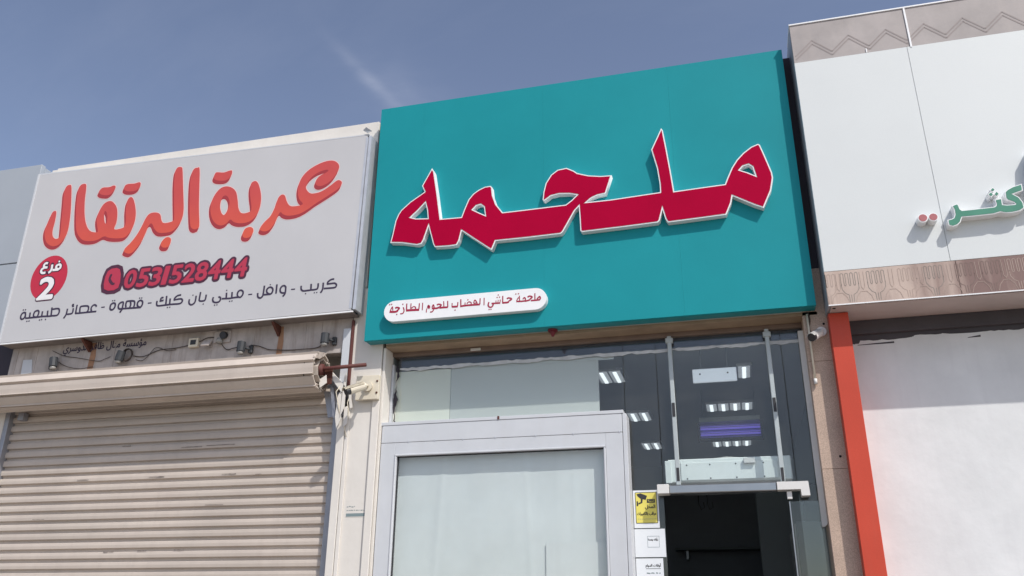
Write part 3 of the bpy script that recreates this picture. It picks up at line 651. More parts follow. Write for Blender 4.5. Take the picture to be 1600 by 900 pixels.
# bent slat end lip
bm = bmesh.new()
q = [bm.verts.new(p) for p in ((-3.42, RC[0]-.06, RC[1]+.168), (-3.33, RC[0]-.03, RC[1]+.150), (-3.35, RC[0]-.12, RC[1]+.075), (-3.40, RC[0]-.15, RC[1]+.085))]
bm.faces.new(q); bmesh.ops.solidify(bm, geom=bm.faces[:], thickness=.006); link('bent_slat_end', fin(bm, 'b'), 'shutter', t)
tube('axle', [(-3.62, RC[0]-.02, RC[1]+.01), (-2.965, RC[0]-.02, RC[1]+.025)], .0165, 'brown_iron', t, 12)
tube('axle_hub', [(-3.42, RC[0]-.02, RC[1]+.01), (-3.36, RC[0]-.02, RC[1]+.01)], .05, 'brown_iron', t, 10)
box('axle_bracket', -3.37, -3.29, 6.345, 6.36, 3.40, 3.54, 'rust', t, .004)
quad_solid('bracket_arm', [(-3.36, 3.52), (-3.31, 3.52), (-3.17, 3.38), (-3.20, 3.33)], 6.37, .03, 'cream', t)
quad_solid('bracket_arm', [(-3.33, 3.40), (-3.30, 3.40), (-3.25, 3.12), (-3.28, 3.12)], 6.41, .02, 'gal', t)
quad_solid('bracket_plate', [(-3.42, 3.38), (-3.27, 3.36), (-3.25, 3.16), (-3.36, 3.14)], 6.475, .01, 'gal', t)
quad_solid('torn_cover', [(-3.385, 3.43), (-3.32, 3.47), (-3.31, 3.40), (-3.37, 3.36)], 6.30, .006, 'cream', t)
box('guide_clip', A(34, 653, 6.5)[0]-.03, A(34, 653, 6.5)[0]+.035, 6.48, 6.54, 3.29, 3.36, 'gal', t)

# steel post between shutter and pilaster
t = thing('shutter_post', 'white metal post with a torn rusty channel beside the shutter coil', 'post', (-3.2, WY, .13))
box('cover_plate', -3.245, -3.175, WY-.03, WY-.002, 3.40, 3.915, 'alu_w', t, .003)
box('rusty_channel', -3.168, -3.150, WY-.035, WY-.002, 3.36, 3.99, 'brown_iron', t, .002)
box('lower_plate', -3.234, -3.166, WY-.02, WY+.09, .13, 3.12, 'cream', t, .003)
quad_solid('torn_flap', [(-3.235, 3.30), (-3.205, 3.36), (-3.19, 3.10), (-3.225, 3.02), (-3.245, 3.12)], WY-.05, .005, 'cream', t)
quad_solid('torn_flap', [(-3.185, 3.46), (-3.165, 3.5), (-3.16, 3.2), (-3.195, 3.12)], WY-.06, .005, 'cream', t)
quad_solid('torn_flap', [(-3.155, 3.38), (-3.135, 3.35), (-3.10, 3.20), (-3.125, 3.19)], WY-.03, .004, 'cream', t)
quad_solid('torn_flap', [(-3.17, 3.20), (-3.14, 3.21), (-3.13, 3.06), (-3.165, 3.03)], WY-.045, .004, 'cream', t)
def squig(pts, label, r=.004):
    return tag(tube('cable', pts, r, 'cream_pl', seg=6), label, 'cable', 'loose cables at the shutter post')
squig([(-3.14, WY-.02, 3.30), (-3.15, WY-.03, 3.24), (-3.13, WY-.03, 3.15), (-3.16, WY-.04, 3.05), (-3.14, WY-.025, 2.95)], 'pale loose cable hanging from the left camera down the post')
squig([(-3.21, WY-.05, 3.40), (-3.24, WY-.08, 3.33), (-3.22, WY-.06, 3.22), (-3.20, WY-.04, 3.1)], 'pale loose cable tangled under the coil end')

# cameras
def cctv(name, label, mount, tail, nose, r, mt):
    mo, a, e = Vector(mount), Vector(tail), Vector(nose); t = thing(name, label, 'security camera', mount)
    bm = bmesh.new(); add_tube(bm, [mo+Vector((0, -.001, 0)), mo+Vector((0, -.02, 0))], r*1.25, 16); link('base', fin(bm, 'b'), mt, t)
    d = (e-a).normalized(); L_ = (e-a).length
    bm = bmesh.new(); add_tube(bm, [mo+Vector((0, -.02, 0)), mo+Vector((0, -.05, 0)), a+d*.01], r*.45, 8); link('arm', fin(bm, 'a'), mt, t, True)
    bm = bmesh.new(); add_tube(bm, [a, a+d*L_*.8], r, 14, r*1.05); link('body', fin(bm, 'c'), mt, t)
    bm = bmesh.new(); add_tube(bm, [a+d*(L_*.8+.0005), e], r*1.0, 14); link('lens_ring', fin(bm, 'c'), 'black_pl', t)
    n = Vector((0, 0, 1)); n = (n-d*n.dot(d)).normalized(); s = d.cross(n)
    bm = bmesh.new(); rg = []
    for q in (a+d*.01, e+d*.012):
        rg.append([bm.verts.new(q+r*1.2*(math.cos(k)*n+math.sin(k)*s)) for k in (-1.2, -.7, -.25, .25, .7, 1.2)])
    for k in range(5): bm.faces.new((rg[0][k], rg[0][k+1], rg[1][k+1], rg[1][k]))
    bmesh.ops.solidify(bm, geom=bm.faces[:], thickness=.003); link('sun_shield', fin(bm, 's'), mt, t)
    return t
# cream mounting plate for the left camera
xa, za = A(571, 606, WY-.05)
t = thing('camera_mounting_plate', 'cream square mounting plate on the pilaster behind the left camera', 'mounting plate', (xa, WY, za))
box('plate', xa-.085, xa+.125, WY-.06, WY-.024, za-.105, za+.105, 'cream_pl', t, .003)
for dz in (-.05, .05): tube('screw', [(xa+.11, WY-.0605, za+dz), (xa+.11, WY-.066, za+dz)], .009, 'rust', t, 8)
def at3(px, py, Y): x, z = A(px, py, Y); return (x, Y, z)
cctv('security_camera', 'white bullet camera on the cream plate beside the shutter', (xa+.03, WY-.0605, za+.005), at3(570, 603, 6.27), at3(540, 612, 6.15), .034, 'cream_pl')
cctv('security_camera', 'white bullet camera on the granite pilaster right of the glass shopfront', at3(1283, 519, WY-.002), at3(1280.5, 520.5, 6.37), at3(1268.0, 527.5, 6.25), .030, 'white_pl')
q = crom([A(*p, WY-.01) for p in ((1262, 488), (1265, 500), (1264, 512), (1268, 521))], 4, False)
tag(tube('cable', [(x, WY-.01, z) for x, z in q], .006, 'cable'), 'black cable from the teal sign down to the right camera', 'cable')

# sticker on the pilaster
xs, zs = A(556, 793, WY-.004)
t = thing('sticker', 'small faded sticker with blue-grey print on the cream pilaster', 'sticker', (xs, WY, zs))
box('sheet', xs-.085, xs+.085, WY-.0016, WY-.0004, zs-.075, zs+.07, 'cream', t, 0)
box('printed_band', xs-.083, xs+.083, WY-.0024, WY-.0018, zs-.07, zs-.045, 'ink_gr', t, 0)
faint_line('print', xs-.08, xs+.075, zs-.022, .012, WY-.0026, 'ink_gr', t, 3)
faint_line('print', xs-.08, xs-.01, zs+.008, .014, WY-.0026, 'ink_gr', t, 4)

# ================================================================ MIDDLE SHOP
TY = 6.3
t = thing('teal_sign', 'wide teal sign with big crimson Arabic word in raised white-edged letters', 'sign', (-1.15, TY, 3.75))
tl, trr, tz0, tz1 = -2.992, .687, 3.749, 6.085
seams = [tl, A(664, 170, TY)[0], A(848, 140, TY)[0], A(1042, 110, TY)[0], trr]
for s0, s1 in zip(seams, seams[1:]):
    box('panel', s0+.00025, s1-.00025, TY, TY+.03, tz0, tz1, 'teal', t, 0)
box('back_box', tl+.002, trr-.002, TY+.031, WY-.003, tz0+.001, tz1-.004, 'teal_side', t, .002)
# raised word
K6, K7 = ((590, 180), 3.912), ((880, 180), 4.092)
FY = TY-.058
def seg(pts, K): return [A(K[0][0]+p[0]/K[1], K[0][1]+p[1]/K[1], FY) for p in pts]
outer = (seg([(333,324),(346,345),(366,480),(385,634),(512,623),(530,575),(556,515),(585,480),(620,455),(655,438),(690,432),(700,440),(705,490),(725,545),(765,594),(900,578),(1060,558),(1150,547),(1185,520),(1218,487),(1170,480),(1110,481),(1060,493),(1020,523),(1009,518),(1014,470),(1028,415),(1060,365),(1100,334),(1155,322),(1200,340)], K6)
 + seg([(90,370),(160,385),(240,389),(310,384),(273,500),(220,511),(180,530),(150,556),(300,540),(620,492),(617,440),(600,340),(563,220),(600,140),(626,83),(637,97),(660,210),(690,370),(710,487),(860,465),(1034,441),(1050,400),(1078,335),(1110,285),(1150,242),(1200,203),(1245,183),(1258,190),(1290,260),(1335,365),(1342,400),(1330,480),(1283,593),(1220,572),(1083,516),(1075,560),(1045,635),(900,655),(670,685),(655,665),(635,603),(618,672),(605,685),(400,712),(120,746),(110,738),(105,650),(100,583),(75,610),(30,690),(0,743)], K7)
 + seg([(1120,724),(920,748),(722,768),(699,822),(690,820),(600,762),(515,706),(500,765),(485,793),(440,800),(350,806),(340,788),(312,680),(285,757),(270,784),(240,793),(150,781),(78,780),(92,725),(110,645),(128,605),(145,580),(200,530),(288,468),(272,432)], K6))
holes = [seg([(292,535),(303,580),(307,630),(235,632),(203,624),(250,580)], K6),
         seg([(582,577),(605,553),(630,546),(650,560),(657,611),(620,595)], K6),
         seg([(1128,350),(1150,326),(1185,315),(1210,330),(1229,386),(1180,366)], K7)]
word = link('raised_word', flat([outer]+holes, FY, TY-FY-.0005), 'white_acr', t)
f = flat([outer]+holes, FY-.003, 0, -.0098)
link('crimson_face', f, 'red_acr', word)
# capsule plaque
c0, c1 = A(600, 488, FY), A(854, 466, FY)
cr_ = (A(820, 451, FY)[1]-A(830, 483.5, FY)[1])/2; zc = (A(726, 476.5, FY)[1])
cap = [(c1[0]-cr_+cr_*math.cos(a), zc+cr_*math.sin(a)) for a in [R_(-90+k*15) for k in range(13)]] + [(c0[0]+cr_+cr_*math.cos(a), zc+cr_*math.sin(a)) for a in [R_(90+k*15) for k in range(13)]]
pl = link('capsule_plaque', flat([cap], FY, TY-FY-.0005), 'white_acr', t)
plaque_words = [
 ((600, 455), [(30,[(1210,360),(1195,595)]), (35,[(1108,375),(1090,560)]), (70,[(1100,578),(900,588),(690,602)]), (32,[(845,380),(835,550)]), (34,[(850,540),(920,482),(985,500),(985,550)]), (38,[(714,385),(702,600)]), (36,[(600,500),(628,600),(590,690),(505,706)]), (52,[(350,535),(400,508),(480,530),(430,590)]), (66,[(430,592),(370,640),(175,645)]), (34,[(195,620),(235,530),(272,480)]), (30,[(268,480),(278,600)])], [(590,408),(400,725),(180,420),(240,410)]),
 ((660, 450), [(36,[(790,400),(792,600)]), (60,[(790,600),(660,606),(535,618)]), (32,[(665,410),(672,600)]), (46,[(455,535),(500,505),(590,530),(530,595)]), (56,[(525,600),(450,630),(295,636)]), (36,[(300,610),(340,520),(365,600),(350,680),(300,742),(240,750)]), (52,[(165,620),(190,545),(222,600),(190,642)]), (28,[(150,635),(126,690),(124,765)])], []),
 ((700, 450), [(30,[(1130,305),(1125,540)]), (35,[(1005,320),(995,510)]), (60,[(995,512),(560,545),(385,575)]), (36,[(800,470),(840,375),(900,450),(905,500)]), (30,[(800,480),(880,465)]), (34,[(590,490),(650,432),(722,455),(722,510)]), (28,[(535,450),(530,540)]), (38,[(402,350),(400,580)]), (34,[(310,440),(300,570)]), (62,[(305,575),(135,588)]), (30,[(130,470),(125,600)])], [(622,368),(222,690)]),
 ((755, 445), [(50,[(740,440),(790,410),(890,440),(800,510)]), (60,[(805,530),(740,552),(600,562)]), (38,[(612,345),(608,580)]), (50,[(535,568),(330,578),(260,582)]), (28,[(535,460),(525,560)]), (26,[(470,470),(460,560)]), (26,[(402,490),(397,560)]), (46,[(300,585),(310,630),(265,690),(200,698),(155,640),(178,540)])], [(472,318),(435,395),(512,385),(185,770),(245,765)]),
 ((790, 445), [(46,[(985,450),(1020,400),(1065,365),(1085,420),(1060,468)]), (52,[(1075,465),(950,480),(790,492)]), (36,[(915,265),(917,480)]), (50,[(690,390),(740,352),(830,380),(760,450)]), (52,[(765,465),(690,492),(600,510)]), (40,[(540,450),(590,395),(622,450),(600,520)]), (50,[(610,500),(480,515),(335,518)]), (32,[(345,500),(380,430),(435,380)]), (30,[(430,340),(437,490)])], [(322,287),(402,277)])]
for org, st, dots in plaque_words: link('lettering', stroke_mesh(org, 40, st, dots, FY-.0012), 'red_print', pl)
# building of the middle shop: soffit, lintel, walls, ceiling, roof
GYP = 6.62
t = thing('butcher_shop_building', 'middle shop unit behind the teal sign with a timber soffit and dark room', 'building', (-1.1, WY, .13))
LZ = A(900, 536.5, GYP-.03)[1]
box('soffit', -2.845, .70, WY, GYP+.30, LZ+.035, 3.745, 'wood', t, .001)
box('header_wall', -2.845, .70, WY+.002, WY+.3, 3.747, 5.95, 'cream', t)
box('lintel', -2.843, .60, GYP-.03, GYP+.1, LZ, LZ+.034, 'lintel', t, .002)
box('side_wall', -2.885, -2.845, GYP+.002, 13, .13, 3.7475, 'inwall', t)
box('side_wall', .78, .9, GYP+.1, 13, .13, 3.7475, 'inwall', t)
box('back_wall', -2.885, .9, 13, 13.2, .13, 3.7475, 'backwall', t)
box('room_ceiling', -2.885, .9, GYP+.302, 13.2, 3.748, 3.80, 'ceil', t)
box('room_floor', -2.885, .9, GYP+.05, 13, .10, .14, 'infloor', t)
box('roof', -2.885, .9, WY+.301, 13.2, 3.82, 5.5, 'roofm', t)
# red pendant sensor under the sign edge
x, z = A(864, 517, WY-.03)
t = thing('sensor', 'small maroon dome sensor hanging under the teal sign', 'sensor', (x, WY-.03, 3.748))
bm = bmesh.new(); add_tube(bm, [(x, WY-.04, 3.747), (x, WY-.04, 3.735)], .042, 14, .040); link('plate', fin(bm, 'p'), 'maroon', t)
bm = bmesh.new(); add_tube(bm, [(x, WY-.04, 3.734), (x, WY-.04, 3.715), (x, WY-.04, 3.69)], .03, 12, .01); link('dome', fin(bm, 'p'), 'maroon', t, True)

# --- shopfront glazing
t = thing('shopfront_glazing', 'tall frameless glass shopfront with torn silver tape and pale film panels', 'shop window', (-1.1, GYP, .13))
def G(px, py, dy=0): return A(px, py, GYP+dy)
gl, grr = -2.80, .60
sx_ = [gl, G(975, 600)[0], G(1030, 650)[0], G(1233, 650)[0], grr]
opl, opr, opz = G(1040, 770)[0], G(1243, 770)[0], G(1140, 771)[1]
for s0, s1 in zip(sx_, sx_[1:]):
    lo = opz if s0 > -.75 and s1 < .5 else .14
    box('pane', s0+.002, s1-.002, GYP, GYP+.010, lo, LZ-.002, 'glass', t, .001)
zt = LZ-.002
# dark film strip along the top of the glass
za, zb = G(640, 573)[1], G(1250, 528)[1]
quad_solid('dark_film', [(gl+.01, zt-.002), (grr-.01, zt-.002), (grr-.01, zb), (gl+.01, za-.01)], GYP+.0125, .0015, 'navy', t)
# ragged tape edge
top, bot = [], []
rng = random.Random(3)
for k in range(90):
    f_ = k/89; x = gl+.02+f_*(grr-gl-.05); zc_ = za+(zb-za)*f_-.012
    w = .010+.012*abs(math.sin(k*.35))+rng.uniform(0, .012)
    top.append((x, zc_+rng.uniform(-.004, .007))); bot.append((x, zc_-w))
quad_solid('torn_tape', top+bot[::-1], GYP-.0025, .002, 'tape', t)
# film panels behind the glass
f1 = [G(613, 578), G(705, 572), G(702, 655), G(606, 668)]
def rectX(pxl, pxr, zt_, zb_): return [(pxl, zt_), (pxr, zt_), (pxr, zb_), (pxl, zb_)]
quad_solid('film_panel', rectX(G(612, 600)[0], G(703, 600)[0], G(660, 578)[1], 3.0), GYP+.016, .002, 'film', t)
quad_solid('film_panel', rectX(G(703, 600)[0]+.002, G(935, 590)[0], G(820, 560)[1], 3.0), GYP+.019, .002, 'film2', t)
quad_solid('crumpled_edge', [(gl+.02, za-.02), (gl+.9, za-.045), (gl+1.9, za-.055), (gl+1.9, za-.025), (gl+.9, za-.022)], GYP+.0145, .001, 'film2', t)
# peeling brown sealant down the left edge
q = []; rng = random.Random(5)
for k in range(26): q.append((gl-.01+rng.uniform(-.006, .006), 3.60-k*.023))
quad_solid('peeling_sealant', [(x+.013+.008*math.sin(i*.6)+.012*(i%9==4), z) for i, (x, z) in enumerate(q)]+[(x+.008*math.sin(i*.33), z) for i, (x, z) in reversed(list(enumerate(q)))], GYP-.012, .006, 'gapdark', t)
box('frame', -2.842, -2.822, GYP-.035, GYP+.02, .14, 3.61, 'alu', t)
# white edge channel on the right, rounded at its foot
wl, wr = [], []
p1, p2 = A(1252, 518, 6.585), A(1287, 815, 6.585)
xm = (p1[0]+p2[0])/2; wid = .043
qq = [(xm-wid/2, p1[1]), (xm+wid/2, p1[1]), (xm+wid/2, p2[1]+.02), (xm+wid*.35, p2[1]-.02), (xm, p2[1]-.035), (xm-wid/2, p2[1]-.04)]
quad_solid('edge_channel', qq, 6.56, .05, 'white_pl', t)
# tape clip
x, z = G(745, 548); box('clip', x-.045, x+.045, GYP-.04, GYP-.031, z-.01, z+.012, 'film2', t)

# --- white window box in front of the glazing
BY = 6.45
t = thing('window_box', 'white framed display window with pale board behind its glass', 'window', (-1.8, BY, .13))
def B(px, py, dy=0): return A(px, py, BY+dy)
bl, br = -2.838, -.825
ztp = B(780, 656)[1]; zmid = B(780, 684.5)[1]; zgl = B(780, 706)[1]
ix0, ix1 = B(617, 760)[0], B(945, 760)[0]
xr_ = B(973, 680)[0]
box('header_panel', bl, xr_-.002, BY, GYP-.004, zmid+.003, ztp, 'alu_w', t, .003)
box('top_ledge', bl-.01, xr_+.012, BY-.004, GYP-.004, ztp+.001, ztp+.028, 'alu_w', t, .002)
box('side_post', xr_+.001, br+.03, BY+.002, GYP-.004, .13, ztp, 'alu_w', t, .003)
box('frame_top', ix0-.018, ix1+.018, BY+.001, BY+.09, zgl+.018, zmid, 'alu_w', t, .002)
box('frame_stile', bl, ix0-.0185, BY+.001, BY+.09, .13, zmid, 'alu_w', t, .002)
box('frame_stile', ix1+.0185, xr_-.002, BY+.001, BY+.09, .13, zmid, 'alu_w', t, .002)
box('bead', ix0-.017, ix1+.017, BY-.007, BY+.03, zgl, zgl+.0175, 'alu_w', t, .004)
box('bead', ix0-.017, ix0, BY-.007, BY+.03, .6, zgl-.0005, 'alu_w', t, .004)
box('bead', ix1, ix1+.017, BY-.007, BY+.03, .6, zgl-.0005, 'alu_w', t, .004)
box('gasket', ix0+.0005, ix0+.009, BY+.02, BY+.04, .6, zgl-.001, 'gasket', t, 0)
box('gasket', ix0+.0095, ix1-.001, BY+.02, BY+.04, zgl-.008, zgl-.001, 'gasket', t, 0)
box('pane', ix0+.0092, ix1-.0005, BY+.028, BY+.034, .6, zgl-.0085, 'glass_box', t, 0)
bm = bmesh.new(); nx_, nz_ = 110, 24; grid = []
for i in range(nx_+1):
    col_ = []
    for j in range(nz_+1):
        u, v = i/nx_, j/nz_; X_ = bl+.02+(ix1+.06-bl-.02)*u; Z_ = .5+(zmid-.51)*v
        f_ = .0012*math.sin(u*17+1.5*math.sin(v*4))+.0006*math.sin(u*41+3*v)+.0035*math.exp(-((u-.20-.07*v)/.014)**2)+.0025*math.exp(-((u-.70+.08*v)/.012)**2)+.0016*math.exp(-((u-.86+.03*v)/.012)**2)
        col_.append(bm.verts.new((X_, BY+.086-f_, Z_)))
    grid.append(col_)
for i in range(nx_):
    for j in range(nz_): bm.faces.new((grid[i][j], grid[i+1][j], grid[i+1][j+1], grid[i][j+1]))
for f_ in bm.faces: f_.normal_update()
if bm.faces[:][0].normal.y > 0: bmesh.ops.reverse_faces(bm, faces=bm.faces[:])
sh_ = bpy.data.meshes.new('sheet'); bm.to_mesh(sh_); bm.free()
link('creased_backing_sheet', sh_, 'board', t, True)
box('backing_panel', bl+.02, ix1+.06, BY+.093, BY+.10, .5, zmid-.01, 'film2', t, .001)
zs_ = B(890, 846)[1]
box('overlapping_sheet', B(850, 850)[0], ix1+.05, BY+.072, BY+.073, .5, zs_, 'board2', t, 0)
box('sill', bl, xr_-.002, BY+.001, GYP-.004, .14, .598, 'alu_w', t)
# gap fillers and small screws along the header seam
for px in (638, 679, 723, 774, 837, 896, 968):
    x, z = B(px, 693-(px-594)*.046); box('screw', x-.004, x+.004, BY-.003, BY-.0002, zmid-.002, zmid+.014, 'alu', t, 0)
x, z = B(779, 652); box('latch_hole', x-.008, x+.008, BY-.008, BY-.0045, ztp+.004, ztp+.03, 'brown_iron', t, 0)

# --- sliding glass entrance
t = thing('glass_entrance', 'sliding glass entrance with two hanger rails and a grey track', 'door', (-.05, GYP, .13))
for (a0, a1, mk) in ((( 1046, 524), (1059, 752), (1051, 640)), ((1199, 514), (1221, 750), (1209.5, 632))):
    p, q = A(*a0, 6.58), A(*a1, 6.58); x = (p[0]+q[0])/2
    h = box('hanger_rail', x-.017, x+.017, 6.565, 6.60, G(1140, 757)[1], LZ-.003, 'railgrey', t, .004)
    z = A(*mk, 6.56)[1]; box('label', x-.010, x+.012, 6.562, 6.5645, z-.055, z+.055, 'ink_bk', h, 0)
    z = A(a1[0], 741, 6.56)[1]; box('slot', x-.008, x+.012, 6.562, 6.5645, z-.05, z+.05, 'ink_bk', h, 0)
    z = A(*a0, 6.56)[1]-.04; box('clamp', x-.03, x+.03, 6.558, 6.604, z-.02, z+.02, 'railgrey', h, .004)
zr0, zr1 = G(1140, 772)[1], G(1140, 757.5)[1]
tx0, tx1 = G(1029, 765)[0], G(1262, 763)[0]
zq1, zq0, zq2 = A(1240, 752, 6.49)[1], A(1235, 764.5, 6.49)[1], A(1258, 774, 6.49)[1]
box('track', tx0+.09, tx1-.22, 6.50, 6.61, zr0, zr1-.006, 'steel', t, .006)
box('track_end', tx0, tx0+.088, 6.49, 6.61, zr0-.0, zr1, 'white_pl', t, .003)
quad_solid('track_end', [(tx1-.218, zq1), (tx1, zq1), (tx1+.004, zq2), (tx1-.055, zq2), (tx1-.057, zq0), (tx1-.218, zq0)], 6.49, .11, 'white_pl', t)
box('door_roller', tx1-.155, tx1-.12, 6.52, 6.55, zr0-.06, zr0-.006, 'white_pl', t)
box('door_pane', tx1-.135, tx1+.5*.12, 6.535, 6.545, .15, zr0-.075, 'glass_clean', t, .001)
box('pane_edge', tx1-.146, tx1-.1365, 6.533, 6.547, .15, zr0-.075, 'steel', t, .001)
# --- air curtain
x0, x1 = A(1043, 735, 6.72)[0], A(1238, 735, 6.72)[0]; z0, z1 = A(1140, 751, 6.72)[1], A(1140, 714, 6.72)[1]
t = thing('air_curtain', 'long white air curtain mounted above the glass entrance', 'air curtain', ((x0+x1)/2, 6.8, z0))
box('casing', x0, x1, 6.74, 6.95, z0, z1, 'acbox', t, .008)
box('front_panel', x0+.10, x1-.10, 6.728, 6.7395, z0+.012, z1-.03, 'acbox', t, .003)
box('end_cap', x0-.02, x0+.03, 6.732, 6.94, z0-.004, z1-.01, 'acbox', t, .004)
for fx in (.16, .35, .56, .78):
    for fz in (.14, .72):
        x, z = x0+(x1-x0)*fx, z0+(z1-z0)*fz; box('screw', x-.005, x+.005, 6.726, 6.7278, z-.005, z+.005, 'ink_bk', t, 0)
x, z = A(1170, 720, 6.72); box('badge', x-.04, x+.045, 6.70, 6.7275, z-.02, z+.022, 'white_pl', t, .004)
tube('duct', [(A(1112, 714, 6.8)[0], 6.83, z1-.03), (A(1135, 714, 6.8)[0], 6.83, z1-.02), (A(1158, 714, 6.8)[0], 6.83, z1-.03)], .045, 'film2', t, 10)
# pipes seen just beneath
x, z = A(1067, 768, 6.75)
tag(tube('curved_rail', [(A(1062, 762, 7.1)[0], 7.1, A(1062, 762, 7.1)[1]), (A(1070, 773, 7.1)[0], 7.1, A(1070, 773, 7.1)[1]), (A(1190, 770, 7.1)[0], 7.1, A(1190, 768, 7.1)[1]), (A(1200, 761, 7.1)[0], 7.1, A(1200, 758, 7.1)[1])], .012, 'steel'), 'bent chrome rail hanging just inside above the entrance', 'rail')

# --- notices on the glass
def notice(label, p, cat='notice', name='notice'):
    xs = [A(*q, GYP-.004)[0] for q in p]; zs = [A(*q, GYP-.004)[1] for q in p]
    x0, x1, z0, z1 = (xs[0]+xs[3])/2, (xs[1]+xs[2])/2, (zs[2]+zs[3])/2, (zs[0]+zs[1])/2
    t = thing(name, label, cat, ((x0+x1)/2, GYP, z0))
    box('sheet', x0, x1, GYP-.0035, GYP-.0015, z0, z1, 'paper', t, 0)
    return t, x0, x1, z0, z1
NY = GYP-.0045
t, x0, x1, z0, z1 = notice('yellow surveillance notice with a black camera drawing on the glass', ((989, 766), (1028, 766), (1031, 825), (991, 825)))
w, h = x1-x0, z1-z0
box('yellow_field', x0+w*.09, x1-w*.07, NY, NY+.0008, z0+h*.13, z1-h*.06, 'yellow', t, 0)
fx = lambda a: x0+w*a
fz = lambda a: z0+h*a
fr = strip_mesh([[(fx(.09), fz(.13)), (fx(.93), fz(.13)), (fx(.93), fz(.94)), (fx(.09), fz(.94)), (fx(.09), fz(.13))]], .004, NY-.0006); link('border', fr, 'ink_bk', t)
link('camera_drawing', join([flat([[(fx(.14), fz(.90)), (fx(.30), fz(.92)), (fx(.56), fz(.85)), (fx(.50), fz(.74)), (fx(.30), fz(.77)), (fx(.18), fz(.84))]], NY-.0006),
     flat([[(fx(.30), fz(.765)), (fx(.38), fz(.76)), (fx(.36), fz(.66)), (fx(.20), fz(.62)), (fx(.20), fz(.66)), (fx(.30), fz(.69))]], NY-.0007),
     flat([[(fx(.13), fz(.71)), (fx(.19), fz(.71)), (fx(.19), fz(.58)), (fx(.13), fz(.58))]], NY-.0006)]), 'ink_bk', t)
box('label_bar', fx(.54), fx(.86), NY-.0009, NY-.0003, fz(.66), fz(.76), 'ink_bk', t, 0)
text('lettering', arabic('تنبيه'), fx(.58), fx(.82), fz(.67), fz(.75), NY-.0016, 'yellow', t)
text('lettering', arabic('المحل'), fx(.46), fx(.86), fz(.49), fz(.61), NY-.0006, 'ink_bk', t, fat=.0012)
text('lettering', arabic('مراقب بالكاميرات'), fx(.14), fx(.88), fz(.32), fz(.42), NY-.0006, 'ink_bk', t, fat=.0012)
faint_line('small_print', fx(.16), fx(.88), fz(.235), .006, NY-.0006, 'ink_gr', t, 5)
t, x0, x1, z0, z1 = notice('white paper with a boxed line of text, between the yellow notice and the lower paper', ((991, 827), (1039, 826), (1041, 870), (993, 871)))
w, h = x1-x0, z1-z0
link('box_outline', strip_mesh([[(fx(.42), fz(.35)), (fx(.80), fz(.35)), (fx(.80), fz(.74)), (fx(.42), fz(.74)), (fx(.42), fz(.35))]], .002, NY), 'ink_gr', t)
text('lettering', arabic('رأيك يهمنا'), fx(.44), fx(.76), fz(.57), fz(.68), NY, 'ink_bk', t, fat=.001)
t, x0, x1, z0, z1 = notice('white paper with opening hours at the bottom edge of the photo', ((993, 873), (1034, 872), (1042, 940), (997, 941)))
w, h = x1-x0, z1-z0
text('lettering', arabic('أوقات الدوام'), fx(.35), fx(.90), fz(.78), fz(.88), NY, 'ink_bk', t, fat=.001)
box('underline', fx(.36), fx(.90), NY, NY+.0006, fz(.755), fz(.765), 'ink_bk', t, 0)
faint_line('small_print', fx(.38), fx(.88), fz(.655), .016, NY, 'ink_gr', t, 6)
faint_line('small_print', fx(.25), fx(.90), fz(.515), .010, NY, 'ink_bk', t, 7)

# --- ceiling lights inside
CZ = 3.748
def onZ(px, py, z): d = ray(px, py); p = CAM + d*((z-1.5)/d.z); return (p.x, p.y)
def troffer(cx, y0, n, label, sl=.125, dep=.60):
    t = thing('ceiling_light', label, 'ceiling light', (cx, y0+dep/2, CZ-.02), 'lit fluorescent fittings on the shop ceiling')
    w = n*sl+.02
    box('tray', cx-w/2, cx+w/2, y0, y0+dep, CZ-.03, CZ-.002, 'reflector', t, .002)
    for k in range(n):
        x = cx-w/2+.01+sl*(k+.5)
        bm = bmesh.new(); a = [(-.054, -.031), (-.045, -.036), (.045, -.036), (.054, -.031)]
        q0 = [bm.verts.new((x+u, y0+.02, CZ+v)) for u, v in a]; q1 = [bm.verts.new((x+u, y0+dep-.02, CZ+v)) for u, v in a]
        for i in range(3): bm.faces.new((q0[i], q0[i+1], q1[i+1], q1[i]))
        bm.faces.new(q0); bm.faces.new(q1[::-1])
        link('louvre', fin(bm, 'r'), 'louvre', t)
        box('tube_lamp', x-.017, x+.017, y0+.03, y0+dep-.03, CZ-.043, CZ-.0365, 'tube', t, .002)
for (px, py, n, lab) in ((955, 594, 2, 'nearest left ceiling light, beside the film panel'), (1000, 655, 2, 'middle left ceiling light, peeping over the window box'), (1019, 700, 2, 'far left ceiling light'),
                         (1163, 586, 1, 'nearest right ceiling light, a single bright tube beside the white panel'), (1140, 641, 4, 'middle right ceiling light, just over the violet insect lamp'), (1144, 697, 4, 'far right ceiling light, just under the violet insect lamp')):
    x, y = onZ(px, py, CZ-.05); troffer(x, y-.25, n, lab, dep=.42 if px < 1130 or px == 1163 else .34)
